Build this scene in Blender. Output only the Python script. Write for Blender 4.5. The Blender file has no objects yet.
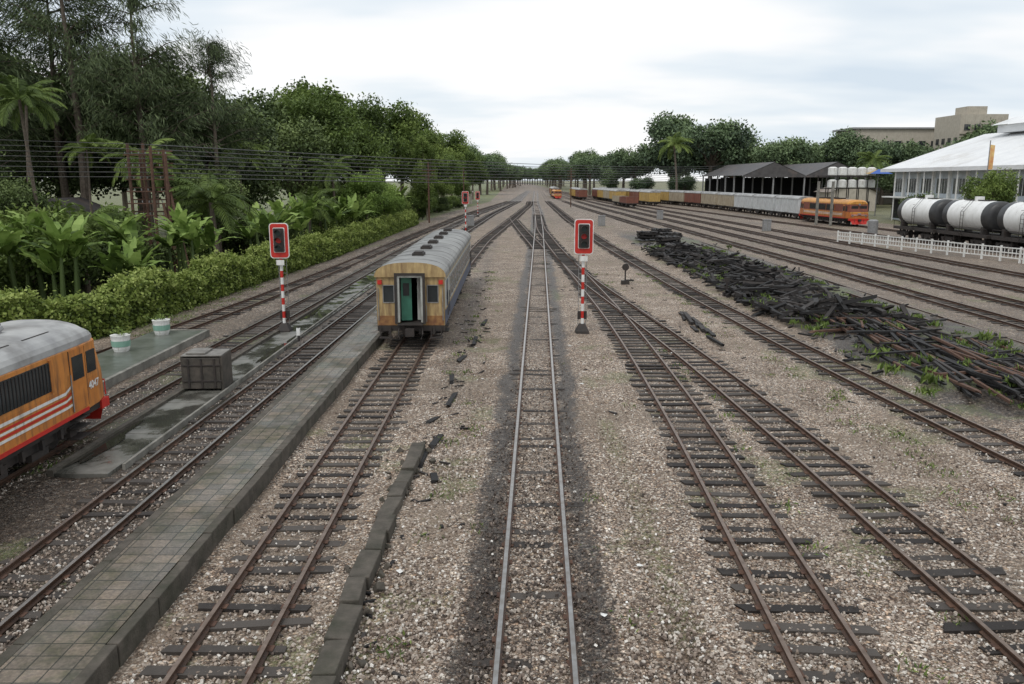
import bpy, math, random
import numpy as np
from mathutils import Vector
random.seed(7); rng=np.random.default_rng(7)
D2R=math.radians
sc=bpy.context.scene
sc.view_settings.view_transform='Standard'; sc.view_settings.look='None'; sc.view_settings.exposure=0
RT=0.14   # rail top height

# ------------------------------------------------------------ mesh builder
class M:
    def __init__(s): s.V=[];s.F=[];s.I=[];s.S=[];s.n=0
    def add(s,V,F,mi=0,sh=.5):
        V=np.asarray(V,float).reshape(-1,3);F=np.asarray(F,int)
        if F.ndim==1:F=F[None]
        s.V.append(V);s.F.append(F+s.n);k=len(F)
        s.I.append(np.broadcast_to(np.asarray(mi),(k,)).copy());s.S.append(np.broadcast_to(np.asarray(sh,float),(k,)).copy())
        s.n+=len(V)
    def boxes(s,C,H,R=None,mi=0,sh=.5,jit=0):
        C=np.asarray(C,float).reshape(-1,3);n=len(C);H=np.broadcast_to(np.asarray(H,float),(n,3))
        b=np.array([[-1,-1,-1],[1,-1,-1],[1,1,-1],[-1,1,-1],[-1,-1,1],[1,-1,1],[1,1,1],[-1,1,1]],float)
        P=b[None]*H[:,None]
        if jit: P=P*(1+rng.uniform(-jit,jit,P.shape))
        if R is not None:
            R=np.broadcast_to(np.asarray(R,float),(n,3))
            for ax,(i,j) in ((0,(1,2)),(1,(2,0)),(2,(0,1))):
                c=np.cos(R[:,ax])[:,None];q=np.sin(R[:,ax])[:,None]
                a=P[:,:,i]*c-P[:,:,j]*q; d=P[:,:,i]*q+P[:,:,j]*c
                P[:,:,i]=a;P[:,:,j]=d
        P=P+C[:,None]
        f=np.array([[0,3,2,1],[4,5,6,7],[0,1,5,4],[1,2,6,5],[2,3,7,6],[3,0,4,7]])
        F=(f[None]+8*np.arange(n)[:,None,None]).reshape(-1,4)
        mi=np.repeat(np.broadcast_to(mi,(n,)),6);sh=np.repeat(np.broadcast_to(sh,(n,)),6)
        s.add(P.reshape(-1,3),F,mi,sh)
    def box(s,c,sz,mi=0,r=(0,0,0),sh=.5): s.boxes([c],[[sz[0]/2,sz[1]/2,sz[2]/2]],[r],mi,sh)
    def b2(s,x0,x1,y0,y1,z0,z1,mi=0): s.box(((x0+x1)/2,(y0+y1)/2,(z0+z1)/2),(x1-x0,y1-y0,z1-z0),mi)
    def loft(s,rings,mi=0,closed=True,cap=True,sh=.5,capmi=None):
        rings=np.asarray(rings,float);k,n,_=rings.shape
        m=n if closed else n-1
        i=np.arange(m);j=(i+1)%n
        F=np.concatenate([np.stack([a*n+i,a*n+j,(a+1)*n+j,(a+1)*n+i],1) for a in range(k-1)])
        mi_=np.tile(np.broadcast_to(mi,(m,)),k-1)
        s.add(rings.reshape(-1,3),F,mi_,sh)
        if cap:
            cm=capmi if capmi is not None else (mi if np.isscalar(mi) else mi[0])
            s.add(rings[0],np.arange(n)[::-1],cm,sh);s.add(rings[-1],np.arange(n),cm,sh)
    def tube(s,pts,r,n=8,mi=0,sh=.5,cap=True):
        pts=np.asarray(pts,float);r=np.broadcast_to(np.asarray(r,float),(len(pts),))
        rings=[]
        for i,p in enumerate(pts):
            t=pts[min(i+1,len(pts)-1)]-pts[max(i-1,0)];t=t/(np.linalg.norm(t)+1e-9)
            u=np.cross(t,[0,0,1.] if abs(t[2])<.95 else [1.,0,0]);u/=np.linalg.norm(u);v=np.cross(t,u)
            a=np.linspace(0,2*np.pi,n,endpoint=False)
            rings.append(p+r[i]*(np.cos(a)[:,None]*u+np.sin(a)[:,None]*v))
        s.loft(rings,mi,True,cap,sh)
    def leaves(s,P,sz,asp=.5,up=.5,mi=0,sh=.5,axis=None):
        n=len(P);nr=rng.normal(size=(n,3));nr/=np.linalg.norm(nr,axis=1)[:,None];nr[:,2]+=up
        nr/=np.linalg.norm(nr,axis=1)[:,None]
        a=np.cross(nr,rng.normal(size=(n,3))) if axis is None else axis+rng.normal(size=(n,3))*.25
        a/=np.linalg.norm(a,axis=1)[:,None]+1e-9
        b=np.cross(nr,a);b/=np.linalg.norm(b,axis=1)[:,None]+1e-9
        sz=np.broadcast_to(sz,(n,))[:,None]
        V=np.stack([P-a*sz,P+b*sz*asp,P+a*sz,P-b*sz*asp],1).reshape(-1,3)
        s.add(V,np.arange(4*n).reshape(n,4),mi,sh)
    def mesh(s,name,mats,smooth=False):
        me=bpy.data.meshes.new(name);V=np.concatenate(s.V)
        me.vertices.add(len(V));me.vertices.foreach_set('co',V.ravel())
        tot=np.concatenate([np.full(len(f),f.shape[1]) for f in s.F]);idx=np.concatenate([f.ravel() for f in s.F])
        st=np.concatenate([[0],np.cumsum(tot)[:-1]])
        me.loops.add(len(idx));me.loops.foreach_set('vertex_index',idx.astype(np.int32))
        me.polygons.add(len(tot));me.polygons.foreach_set('loop_start',st.astype(np.int32))
        me.polygons.foreach_set('material_index',np.concatenate(s.I).astype(np.int32))
        me.update(calc_edges=True)
        a=me.attributes.new('shade','FLOAT','FACE');a.data.foreach_set('value',np.concatenate(s.S).astype(np.float32))
        for m in mats: me.materials.append(m)
        me.polygons.foreach_set('use_smooth',np.full(len(tot),bool(smooth)))
        return me
    def obj(s,name,mats,parent=None,loc=(0,0,0),rz=0,smooth=False,bevel=0,autos=False):
        return place(s.mesh(name,mats,smooth),name,loc,rz,1,parent,bevel)
def place(me,name,loc=(0,0,0),rz=0,scale=1,parent=None,bevel=0):
    o=bpy.data.objects.new(name,me);sc.collection.objects.link(o)
    o.location=loc;o.rotation_euler=(0,0,rz);o.scale=(scale,)*3 if np.isscalar(scale) else scale
    if parent: o.parent=parent
    if bevel:
        b=o.modifiers.new('bevel','BEVEL');b.width=bevel;b.segments=2;b.limit_method='ANGLE';b.angle_limit=D2R(40)
    return o
def empty(name,loc=(0,0,0),rz=0):
    e=bpy.data.objects.new(name,None);sc.collection.objects.link(e);e.location=loc;e.rotation_euler=(0,0,rz);return e

# ------------------------------------------------------------ materials
def newmat(name):
    m=bpy.data.materials.new(name);m.use_nodes=True;nt=m.node_tree
    return m,nt,nt.nodes,nt.links,nt.nodes['Principled BSDF']
def ramp(N,cols,interp='LINEAR'):
    r=N.new('ShaderNodeValToRGB');e=r.color_ramp;e.interpolation=interp
    while len(e.elements)<len(cols): e.elements.new(.5)
    for i,(p,c) in enumerate(cols): e.elements[i].position=p;e.elements[i].color=(*c,1)
    return r
def mixc(N,L,fac,a,b,mode='MIX'):
    m=N.new('ShaderNodeMix');m.data_type='RGBA';m.blend_type=mode
    for s,v in ((m.inputs[0],fac),(m.inputs[6],a),(m.inputs[7],b)):
        if isinstance(v,bpy.types.NodeSocket): L.new(v,s)
        elif isinstance(v,tuple): s.default_value=(*v,1) if len(v)==3 else v
        else: s.default_value=v
    return m.outputs[2]
def math_(N,L,op,a,b=0.,c=0.,clamp=False):
    m=N.new('ShaderNodeMath');m.operation=op;m.use_clamp=clamp
    for s,v in zip(m.inputs,(a,b,c)):
        if isinstance(v,bpy.types.NodeSocket): L.new(v,s)
        else: s.default_value=v
    return m.outputs[0]
def noise(N,L,vec,scale,detail=4,rough=.55):
    n=N.new('ShaderNodeTexNoise');n.inputs['Scale'].default_value=scale;n.inputs['Detail'].default_value=min(detail,4);n.inputs['Roughness'].default_value=rough
    L.new(vec,n.inputs['Vector']);return n.outputs['Fac']
def nmat(name,c1,c2=None,scale=4,rough=.7,metal=0,bump=0,dirt=None,damt=.5,streak=False,attr=False,spec=.4):
    m,nt,N,L,B=newmat(name);c2=c2 or tuple(x*.75 for x in c1)
    tc=N.new('ShaderNodeTexCoord').outputs['Object']
    f=noise(N,L,tc,scale,6)
    if attr:
        at=N.new('ShaderNodeAttribute');at.attribute_name='shade';f=math_(N,L,'ADD',math_(N,L,'MULTIPLY',f,.4),math_(N,L,'MULTIPLY',at.outputs['Fac'],.6))
    r=ramp(N,[(.3,c1),(.7,c2)]);L.new(f,r.inputs[0]);col=r.outputs[0]
    if dirt:
        mp=N.new('ShaderNodeMapping');L.new(tc,mp.inputs[0])
        mp.inputs['Scale'].default_value=(5,5,.7) if streak else (1,1,1)
        d=noise(N,L,mp.outputs[0],1.3 if streak else scale*.4,8,.7)
        rr=ramp(N,[(.62-damt*.3,(0,0,0)),(.75,(1,1,1))]);L.new(d,rr.inputs[0])
        col=mixc(N,L,math_(N,L,'MULTIPLY',rr.outputs[0],.85),col,dirt)
    L.new(col,B.inputs['Base Color'])
    B.inputs['Roughness'].default_value=rough;B.inputs['Metallic'].default_value=metal
    B.inputs['Specular IOR Level'].default_value=spec
    if bump:
        b=N.new('ShaderNodeBump');b.inputs['Strength'].default_value=bump;b.inputs['Distance'].default_value=.02
        L.new(noise(N,L,tc,scale*6,5),b.inputs['Height']);L.new(b.outputs[0],B.inputs['Normal'])
    return m
def leafmat(name,c0,c1,c2,haze=0.,tr=.22):
    m,nt,N,L,B=newmat(name)
    at=N.new('ShaderNodeAttribute');at.attribute_name='shade'
    oi=N.new('ShaderNodeObjectInfo')
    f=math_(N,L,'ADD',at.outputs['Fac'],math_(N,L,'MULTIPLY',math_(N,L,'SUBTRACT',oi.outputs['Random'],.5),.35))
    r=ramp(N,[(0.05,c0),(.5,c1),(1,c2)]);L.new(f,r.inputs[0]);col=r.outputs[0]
    if haze: col=mixc(N,L,haze,col,(.22,.28,.32))  # distance haze painted into the leaf colour as a blue-grey mix
    L.new(col,B.inputs['Base Color']);B.inputs['Roughness'].default_value=.6;B.inputs['Specular IOR Level'].default_value=.25
    if tr:
        t=N.new('ShaderNodeBsdfTranslucent');L.new(col,t.inputs['Color'])
        mx=N.new('ShaderNodeMixShader');mx.inputs[0].default_value=tr
        L.new(B.outputs[0],mx.inputs[1]);L.new(t.outputs[0],mx.inputs[2]);L.new(mx.outputs[0],N['Material Output'].inputs[0])
    return m
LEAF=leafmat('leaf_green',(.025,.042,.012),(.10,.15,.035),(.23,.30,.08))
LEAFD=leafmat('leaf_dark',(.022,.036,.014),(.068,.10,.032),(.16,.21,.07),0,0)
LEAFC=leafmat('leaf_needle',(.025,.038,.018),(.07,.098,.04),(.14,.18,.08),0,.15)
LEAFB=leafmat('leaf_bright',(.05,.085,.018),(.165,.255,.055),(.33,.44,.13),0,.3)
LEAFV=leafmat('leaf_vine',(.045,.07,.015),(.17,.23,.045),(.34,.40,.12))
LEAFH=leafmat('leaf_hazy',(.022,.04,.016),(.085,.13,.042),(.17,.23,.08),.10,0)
BARK=nmat('bark',(.17,.14,.11),(.08,.062,.05),8,.9,bump=.5)
WOOD=nmat('old_timber',(.020,.016,.014),(.070,.060,.052),5,.75,bump=.6,attr=True)
CHAR=nmat('charred_timber',(.009,.008,.008),(.042,.036,.033),6,.7,bump=.6,attr=True)
RAIL=nmat('rail_rusty',(.115,.065,.042),(.055,.036,.028),9,.6,.3)
RTOP=nmat('rail_polished',(.40,.38,.36),(.27,.24,.21),6,.3,.88)
RTOP2=nmat('rail_dull',(.24,.18,.145),(.14,.10,.075),6,.42,.6)
BLACK=nmat('black_iron',(.025,.023,.022),(.045,.035,.03),5,.7)
DARK=nmat('dark_interior',(.015,.015,.016),(.022,.022,.022),3,.9)
GLASS=nmat('window_glass',(.02,.025,.028),(.035,.04,.043),2,.12,spec=.7)
CONC=nmat('concrete',(.26,.25,.22),(.15,.145,.13),2.5,.85,bump=.4,dirt=(.06,.06,.045),damt=.5)
CONCD=nmat('mossy_concrete',(.11,.095,.078),(.05,.044,.035),3,.85,bump=.8,dirt=(.028,.032,.018),damt=.55)
WHITE=nmat('white_paint',(.78,.78,.76),(.6,.6,.57),3,.55,dirt=(.3,.26,.2),damt=.25,streak=True)
RED=nmat('red_paint',(.55,.03,.02),(.42,.025,.018),4,.45)
STEEL=nmat('grey_steel',(.3,.3,.3),(.2,.2,.2),5,.5,.3)
RUST=nmat('rusty_steel',(.13,.07,.045),(.07,.04,.03),6,.85)

# ------------------------------------------------------------ world + light + camera
w=bpy.data.worlds.new('World');sc.world=w;w.use_nodes=True
N=w.node_tree.nodes;L=w.node_tree.links;bg=N['Background']
sky=N.new('ShaderNodeTexSky');sky.sky_type='NISHITA';sky.sun_disc=False;sky.sun_elevation=D2R(58);sky.sun_rotation=D2R(-60)
tc=N.new('ShaderNodeTexCoord').outputs['Generated']
sp=N.new('ShaderNodeSeparateXYZ');L.new(tc,sp.inputs[0])
zz=math_(N,L,'ADD',math_(N,L,'MAXIMUM',sp.outputs[2],0.),.16)
cb=N.new('ShaderNodeCombineXYZ')
L.new(math_(N,L,'DIVIDE',sp.outputs[0],zz),cb.inputs[0]);L.new(math_(N,L,'DIVIDE',sp.outputs[1],zz),cb.inputs[1])
mp=N.new('ShaderNodeMapping');mp.inputs['Scale'].default_value=(.6,1.0,1);mp.inputs['Location'].default_value=(5.4,2.2,0);L.new(cb.outputs[0],mp.inputs[0])
nf=noise(N,L,mp.outputs[0],1.0,8,.5)
r=ramp(N,[(.34,(.68,.77,.86)),(.46,(.82,.88,.93)),(.53,(.95,.965,.98)),(.62,(1.04,1.04,1.04))]);L.new(nf,r.inputs[0])
cl=mixc(N,L,1.,r.outputs[0],(10.5,10.5,10.5),'MULTIPLY')
L.new(mixc(N,L,.94,sky.outputs[0],cl),bg.inputs['Color']);bg.inputs['Strength'].default_value=.1
sl=bpy.data.lights.new('sun','SUN');sl.energy=1.4;sl.angle=D2R(14);sl.color=(1,.98,.95)
so=bpy.data.objects.new('sun',sl);sc.collection.objects.link(so);so.rotation_euler=(D2R(28),D2R(-18),0)
cam=bpy.data.cameras.new('camera');co=bpy.data.objects.new('camera',cam);sc.collection.objects.link(co)
co.location=(0,0,6.6);co.rotation_euler=(D2R(90-11.19),0,0);cam.lens=28.8;cam.sensor_width=36;cam.clip_end=6000;cam.clip_start=.1
sc.camera=co

# ------------------------------------------------------------ tracks
TR={
 'C':([(0,0),(.307,9.6),(.75,23.7),(1.43,44.5),(2.5,77),(3.6,110),(5,160),(7,250),(15,520)],0,1,'p'),
 'R1':([(4.0,0),(4.31,9.6),(4.72,17),(4.98,28),(5.05,38),(4.8,52),(4.2,80),(3.9,112),(5,160)],1,0,'d'),
 'R2':([(7.9,0),(7.5,11),(7.15,23.7),(6.5,35),(5.6,46),(4.9,55),(4.3,72)],1,0,'d'),
 'R3':([(14.5,0),(12.2,18.6),(11.3,31),(10.5,48),(9.6,86),(9.6,140),(11,250),(18,520)],.5,0,'d'),
 'L1':([(-4.05,0),(-4.0,35),(-3.9,60),(-3,90),(0,140),(4.5,220),(13,520)],1,0,'d'),
 'X1':([(2.6,80),(1.5,105),(.2,140)],.5,0,'d'),
 'L2':([(-8.2,0),(-8.05,20),(-7.6,45),(-7.3,80),(-4,160),(2,260),(11,520)],.6,1,'p'),
 'L3':([(-11.9,0),(-11.75,22),(-10.9,49),(-10.2,80),(-7,160),(0,260),(10,520)],.3,1,'p'),
 'L4':([(-16.6,0),(-16.3,22),(-14.3,42),(-13,65),(-12.2,90),(-9,160),(-1,260)],.3,0,'d'),
 'R4':([(20.2,0),(20.2,60),(19,120),(17,200),(16,300),(21,520)],.4,0,'d'),
 'R5':([(23.6,0),(23.4,60),(22.8,120),(21,200),(20,300),(23,520)],.4,0,'d'),
 'R6':([(27.4,0),(27.2,60),(26.6,120),(25,200),(23,300),(25,520)],.4,0,'d'),
 'R7':([(31.2,0),(31,60),(30.4,120),(29,200),(26,300),(26,520)],.4,0,'d'),
 'R8':([(36.5,0),(35.6,60),(34.6,120),(33,200),(29,300),(27,520)],.4,0,'d'),
 'R10':([(47,0),(46,60),(44.3,95),(42.2,130),(38,200),(31,300),(28,520)],.4,0,'d'),
 'R9':([(55,0),(52.5,60),(50,118),(49,150),(47,202),(38,280),(24.5,421),(22,520)],.4,0,'d'),
}
def tx(k,Y):
    p=TR[k][0];xs=[a for a,b in p];ys=[b for a,b in p];Y=np.asarray(Y,float);t=0
    for d in (-5,-3,-1,1,3,5):
        t=t+np.interp(np.clip(Y+d,ys[0],ys[-1]),ys,xs)
    return t/6
prof=np.array([(-.06,-.12),(.06,-.12),(.06,-.105),(.012,-.085),(.012,-.04),(.034,-.03),(.034,-.002),(-.034,-.002),(-.034,-.03),(-.012,-.04),(-.012,-.085),(-.06,-.105)])
for k,(pts,vis,pol,t) in TR.items():
    y0,y1=pts[0][1],pts[-1][1]
    e=empty('railway_track')
    Y=np.concatenate([np.arange(y0,min(y1,100),1.),np.arange(max(y0,min(y1,100)),y1+.1,4.)]);X=tx(k,Y)
    T=np.gradient(X,Y);nx=1/np.sqrt(1+T*T);ny=-T*nx
    m=M()
    for sgn in (-.53,.53):
        rings=np.stack([np.stack([X+nx*(sgn+a),Y+ny*(sgn+a),np.full_like(X,RT+b)],1) for a,b in prof],1)
        mi=np.zeros(len(prof),int);mi[6]=1
        m.loft(rings,mi,True,False)
    m.obj('rails',[RAIL,RTOP if pol else RTOP2],e)
    ys=np.arange(y0,min(y1,260),.59 if k in('R1','R2','L1') else .64);n=len(ys)
    ys=ys+rng.uniform(-.07,.07,n);xs=tx(k,ys)
    top={'C':.0,'L2':.04,'L3':.02}.get(k,.042)
    C=np.stack([xs+rng.uniform(-.08,.08,n),ys,np.full(n,top-.07)+rng.uniform(-.03,.008,n)],1)
    H=np.stack([rng.uniform(.84,1.02,n),rng.uniform(.085,.115,n),np.full(n,.07)],1)
    R=np.stack([rng.uniform(-.02,.02,n),rng.uniform(-.02,.02,n),rng.normal(0,.03,n)-np.interp(ys,Y,T)],1)
    m=M();m.boxes(C,H,R,0,rng.uniform(0,1,n),jit=.09)
    for sgn in (-.53,.53):
        P=np.stack([xs+sgn,ys,np.full(n,top+.004)],1)
        m.boxes(P,[.11,.07,.008],None,1,.5)
    m.obj('sleepers',[WOOD,RUST],e)
m=M()
for k,o,a,b in (('R1',.45,40,46),('R1',-.45,40,46),('R2',.45,36,42),('C',.45,96,104)):
    Y=np.arange(a,b,.5);X=tx(k,Y)+o;m.tube(np.stack([X,Y,np.full_like(X,RT-.02)],1),.03,4)
m.obj('check_rail',[RAIL])

# ------------------------------------------------------------ ground
xs=np.concatenate([[-3000,-900,-300,-150,-90],np.arange(-60,-20,1.5),np.arange(-20,20,.2),np.arange(20,60,.8),[64,70,80,100,150,300,900,3000]])
ys=np.concatenate([[-300,-60,-20,-5],np.arange(0,60,.35),np.arange(60,120,1.),np.arange(120,260,3.),np.arange(260,600,15.),[700,900,1400,2200,4500]])
GX,GY=np.meshgrid(xs,ys);nx_,ny_=len(xs),len(ys)
def sm(a,lo,hi): t=np.clip((a-lo)/(hi-lo),0,1);return t*t*(3-2*t)
def lat(freq,seed):   # smooth value noise
    r=np.random.default_rng(seed).uniform(0,1,(128,128));x=np.clip(GX,-200,200)*freq+500.3;y=np.clip(GY,-200,400)*freq+700.7
    xi=np.floor(x).astype(int);yi=np.floor(y).astype(int);fx=x-xi;fy=y-yi;fx=fx*fx*(3-2*fx);fy=fy*fy*(3-2*fy)
    g=lambda a,b:r[a%128,b%128]
    return (g(xi,yi)*(1-fx)+g(xi+1,yi)*fx)*(1-fy)+(g(xi,yi+1)*(1-fx)+g(xi+1,yi+1)*fx)*fy
oil=np.zeros_like(GX);wob=(lat(.9,31)-.5)*.22+(lat(2.3,32)-.5)*.25;pat=.7+.5*lat(.35,33)
for k,(pts,vis,pol,t) in TR.items():
    inr=(GY>=pts[0][1]-1)&(GY<=pts[-1][1]+1)
    d=np.abs(GX-tx(k,GY))+wob
    if k=='C': o=.92*np.exp(-((d-.90)/.26)**2)*pat+.22*(1-sm(d,.35,.55))*pat+.22*(1-sm(d,1.2,1.9))
    elif k in('R1','R2'): o=.44*(1-sm(d,.8,1.3))*pat
    elif k in('L2','L3'): o=.78*(1-sm(d,.9,1.3))
    elif k=='L1': o=.34*(1-sm(d,.7,1.1))*pat
    else: o=.52*(1-sm(d,.8,1.4))*pat
    oil=np.maximum(oil,o*inr)
far=sm(GY,45,160)
oil=np.maximum(oil,.44*far*(.8+.4*lat(.08,41)))
oil=np.maximum(oil,.8*(1-sm(np.abs(GX+9.8)+wob,.9,1.6))*(GY<75))
oil=np.maximum(oil,.55*(1-sm(np.abs(GX+13.8),2,4)))
oil=np.maximum(oil,.5*np.exp(-((GX+2.1)/.9)**2)*sm(GY,14,30)*pat)
yard=sm(GX+wob*2,12.0,13.6)*(1-sm(GX,19.5,22))*sm(GY,19,24)*(1-sm(GY,85,125))
oil=np.maximum(oil,1.05*yard*(.75+.5*lat(.5,3)))
oil=np.maximum(oil,.46*sm(GX,18,22)*(.6+.7*lat(.15,44)))
oil=np.maximum(oil,.28*sm(lat(.22,71),.45,.8))
grass=sm(lat(.45,5)*.6+lat(1.6,6)*.4,.55,.78)*.66
grass*=(np.abs(GX-tx('C',GY))>1.2)
grass+=.7*np.exp(-((GX+12.2)/2.2)**2-((GY-13.5)/4)**2)*sm(lat(1.2,8),.25,.6)
grass=np.maximum(grass,.8*yard*sm(lat(.6,9),.5,.7))
grass=np.maximum(grass,.66*np.exp(-((GX-2.6)/.45)**2)*sm(lat(.35,81),.35,.7))
grass=np.maximum(grass,sm(-GX,17,19.5)*.95)
hx=np.interp(GY,[27,35,54,96,160,260],[-19,-16.3,-16,-14.6,-13,-6])
grass=np.maximum(grass,sm(hx-GX,0,1.2)*.95)
grass=np.maximum(grass,sm(GX-np.interp(GY,[0,118,202,280,421],[58,56,51,42,29]),0,3)*.8)
dirt=sm(lat(.28,11)*.7+lat(1.1,12)*.3,.48,.70)
dirt=np.maximum(dirt,1.2*np.exp(-((GX+1.5)/.75)**2-((GY-15.2)/1.9)**2))
dirt=np.maximum(dirt,.7*np.exp(-((np.abs(GX-tx('C',GY))-2.1)/.6)**2)*lat(.5,51))
dirt=np.maximum(dirt,sm(GX,16,22)*.7)
GZ=(lat(1.3,21)-.5)*.06+(lat(.4,22)-.5)*.05
near=np.exp(-(GX/70)**2)*(1-sm(GY,150,250));GZ*=near
dmin=np.full_like(GX,9.)
for k in TR: dmin=np.minimum(dmin,np.abs(GX-tx(k,GY))+(99*((GY<TR[k][0][0][1])|(GY>TR[k][0][-1][1]))))
GZ=GZ*sm(dmin,.8,1.6)+.03*np.exp(-((dmin-1.25)/.35)**2)*near
GZ-=.012*(dmin<1.)*(1-(lat(.8,61)>.62)*1.8)
GZ+=.3*yard*lat(.35,25)
m=M();V=np.stack([GX,GY,GZ],2).reshape(-1,3)
i,j=np.meshgrid(np.arange(nx_-1),np.arange(ny_-1));a=(j*nx_+i).ravel()
m.add(V,np.stack([a,a+1,a+1+nx_,a+nx_],1))
me=m.mesh('ground',[],True)
ca=me.attributes.new('mask','FLOAT_COLOR','POINT')
ca.data.foreach_set('color',np.stack([oil,grass,dirt,np.ones_like(oil)],2).astype(np.float32).ravel())
STONES=[(0,(.055,.045,.04)),(.2,(.17,.13,.105)),(.42,(.31,.252,.205)),(.64,(.44,.385,.33)),(.85,(.62,.59,.54)),(1,(.84,.82,.78))]
def gravel():
    m,nt,N,L,B=newmat('ballast_gravel')
    tc=N.new('ShaderNodeTexCoord').outputs['Object']
    at=N.new('ShaderNodeAttribute');at.attribute_name='mask';sp=N.new('ShaderNodeSeparateColor');L.new(at.outputs['Color'],sp.inputs[0])
    wn=N.new('ShaderNodeTexNoise');wn.inputs['Scale'].default_value=16;wn.inputs['Detail'].default_value=1;L.new(tc,wn.inputs['Vector'])
    wv=mixc(N,L,.035,tc,wn.outputs['Color'],'ADD')
    v=N.new('ShaderNodeTexVoronoi');v.inputs['Scale'].default_value=18;L.new(wv,v.inputs['Vector'])
    v2=N.new('ShaderNodeTexVoronoi');v2.inputs['Scale'].default_value=36;L.new(wv,v2.inputs['Vector'])
    s1=N.new('ShaderNodeSeparateColor');L.new(v.outputs['Color'],s1.inputs[0])
    s2=N.new('ShaderNodeSeparateColor');L.new(v2.outputs['Color'],s2.inputs[0])
    big=noise(N,L,tc,7,3);sel=ramp(N,[(.46,(0,0,0)),(.54,(1,1,1))]);L.new(big,sel.inputs[0])
    val=mixc(N,L,sel.outputs[0],s1.outputs[0],s2.outputs[0])
    r=ramp(N,STONES);L.new(val,r.inputs[0]);st=r.outputs[0]
    hue=ramp(N,[(.0,(1.12,.94,.82)),(.35,(1,1,1)),(.75,(.97,1,1.03)),(1,(1.16,1.0,.80))]);L.new(mixc(N,L,sel.outputs[0],s1.outputs[1],s2.outputs[1]),hue.inputs[0])
    st=mixc(N,L,1.,st,hue.outputs[0],'MULTIPLY')
    dist=mixc(N,L,sel.outputs[0],v.outputs['Distance'],v2.outputs['Distance'])
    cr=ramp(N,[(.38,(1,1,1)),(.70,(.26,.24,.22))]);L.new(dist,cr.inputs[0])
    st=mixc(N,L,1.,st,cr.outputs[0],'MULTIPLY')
    n1=noise(N,L,tc,.7,5,.65);t=ramp(N,[(.3,(.74,.66,.59)),(.66,(1.32,1.28,1.23))]);L.new(n1,t.inputs[0])
    st=mixc(N,L,1.,st,t.outputs[0],'MULTIPLY')
    nd=noise(N,L,tc,3.0,6,.75)
    df=math_(N,L,'MULTIPLY',math_(N,L,'MULTIPLY',sp.outputs[2],.85),math_(N,L,'MULTIPLY_ADD',nd,4.,-1.4,True),0,True)
    dcol=ramp(N,[(.35,(.145,.11,.08)),(.65,(.27,.215,.165))]);L.new(noise(N,L,tc,25,3),dcol.inputs[0])
    st=mixc(N,L,df,st,dcol.outputs[0])
    no=noise(N,L,tc,6.5,6,.85)
    of=math_(N,L,'MULTIPLY_ADD',math_(N,L,'SUBTRACT',no,.5),4.2,math_(N,L,'MULTIPLY_ADD',sp.outputs[0],1.75,-.45))
    of=math_(N,L,'MULTIPLY',math_(N,L,'MULTIPLY',of,1.,0,True),.88)
    dk=mixc(N,L,1.,st,(.13,.125,.12),'MULTIPLY')
    st=mixc(N,L,of,st,dk)
    ng=noise(N,L,tc,9,6,.8)
    gf=math_(N,L,'MULTIPLY_ADD',math_(N,L,'SUBTRACT',ng,.5),3.0,math_(N,L,'MULTIPLY_ADD',sp.outputs[1],1.7,-.75),True)
    gc=ramp(N,[(.3,(.06,.08,.025)),(.7,(.17,.21,.07))]);L.new(noise(N,L,tc,40,3),gc.inputs[0])
    st=mixc(N,L,math_(N,L,'MULTIPLY',gf,.85),st,gc.outputs[0])
    L.new(st,B.inputs['Base Color']);B.inputs['Specular IOR Level'].default_value=.35
    rr=math_(N,L,'MULTIPLY_ADD',of,-.4,.8);L.new(rr,B.inputs['Roughness'])
    b=N.new('ShaderNodeBump');b.invert=True;b.inputs['Strength'].default_value=1.;b.inputs['Distance'].default_value=.03
    L.new(dist,b.inputs['Height']);L.new(b.outputs[0],B.inputs['Normal'])
    return m
me.materials.append(gravel());place(me,'ground')
def stonemat():
    m,nt,N,L,B=newmat('loose_stone');at=N.new('ShaderNodeAttribute');at.attribute_name='shade'
    r=ramp(N,STONES);L.new(at.outputs['Fac'],r.inputs[0]);L.new(r.outputs[0],B.inputs['Base Color']);B.inputs['Roughness'].default_value=.85
    return m
n=60000;Y=8+22*rng.uniform(0,1,n)**1.7;X=rng.uniform(-1,1,n)*(Y*.66+1)
ok=(X>-5.2)|(X<-7.1);ok&=~((X<-8.9)&(X>-10.8))
okc=np.abs(X-tx('C',Y));drk=(okc<1.25)&(rng.uniform(0,1,n)<np.where((okc<1.2)&(okc>.55),.8,.4))
ok&=~((okc<1.2)&(rng.uniform(0,1,n)<.4))
for k in TR:
    d=np.abs(X-tx(k,Y));ok&=~((d>.44)&(d<.62));
    if k in('R1','R2','L1'): ok&=~((d<.95)&(rng.uniform(0,1,n)<.5))
X=X[ok];Y=Y[ok];drk=drk[ok];n=len(X);m=M();sz=rng.uniform(.010,.027,n)*(1-.35*np.clip((Y-14)/14,0,1))
m.boxes(np.stack([X,Y,sz*.5+.008],1),np.stack([sz,sz*rng.uniform(.6,1,n),sz*rng.uniform(.5,.9,n)],1),rng.uniform(-3,3,(n,3)),0,rng.beta(1.5,1.8,n)*np.where(drk,.14,.95),jit=.35)
m.obj('loose_gravel',[stonemat()])

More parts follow.
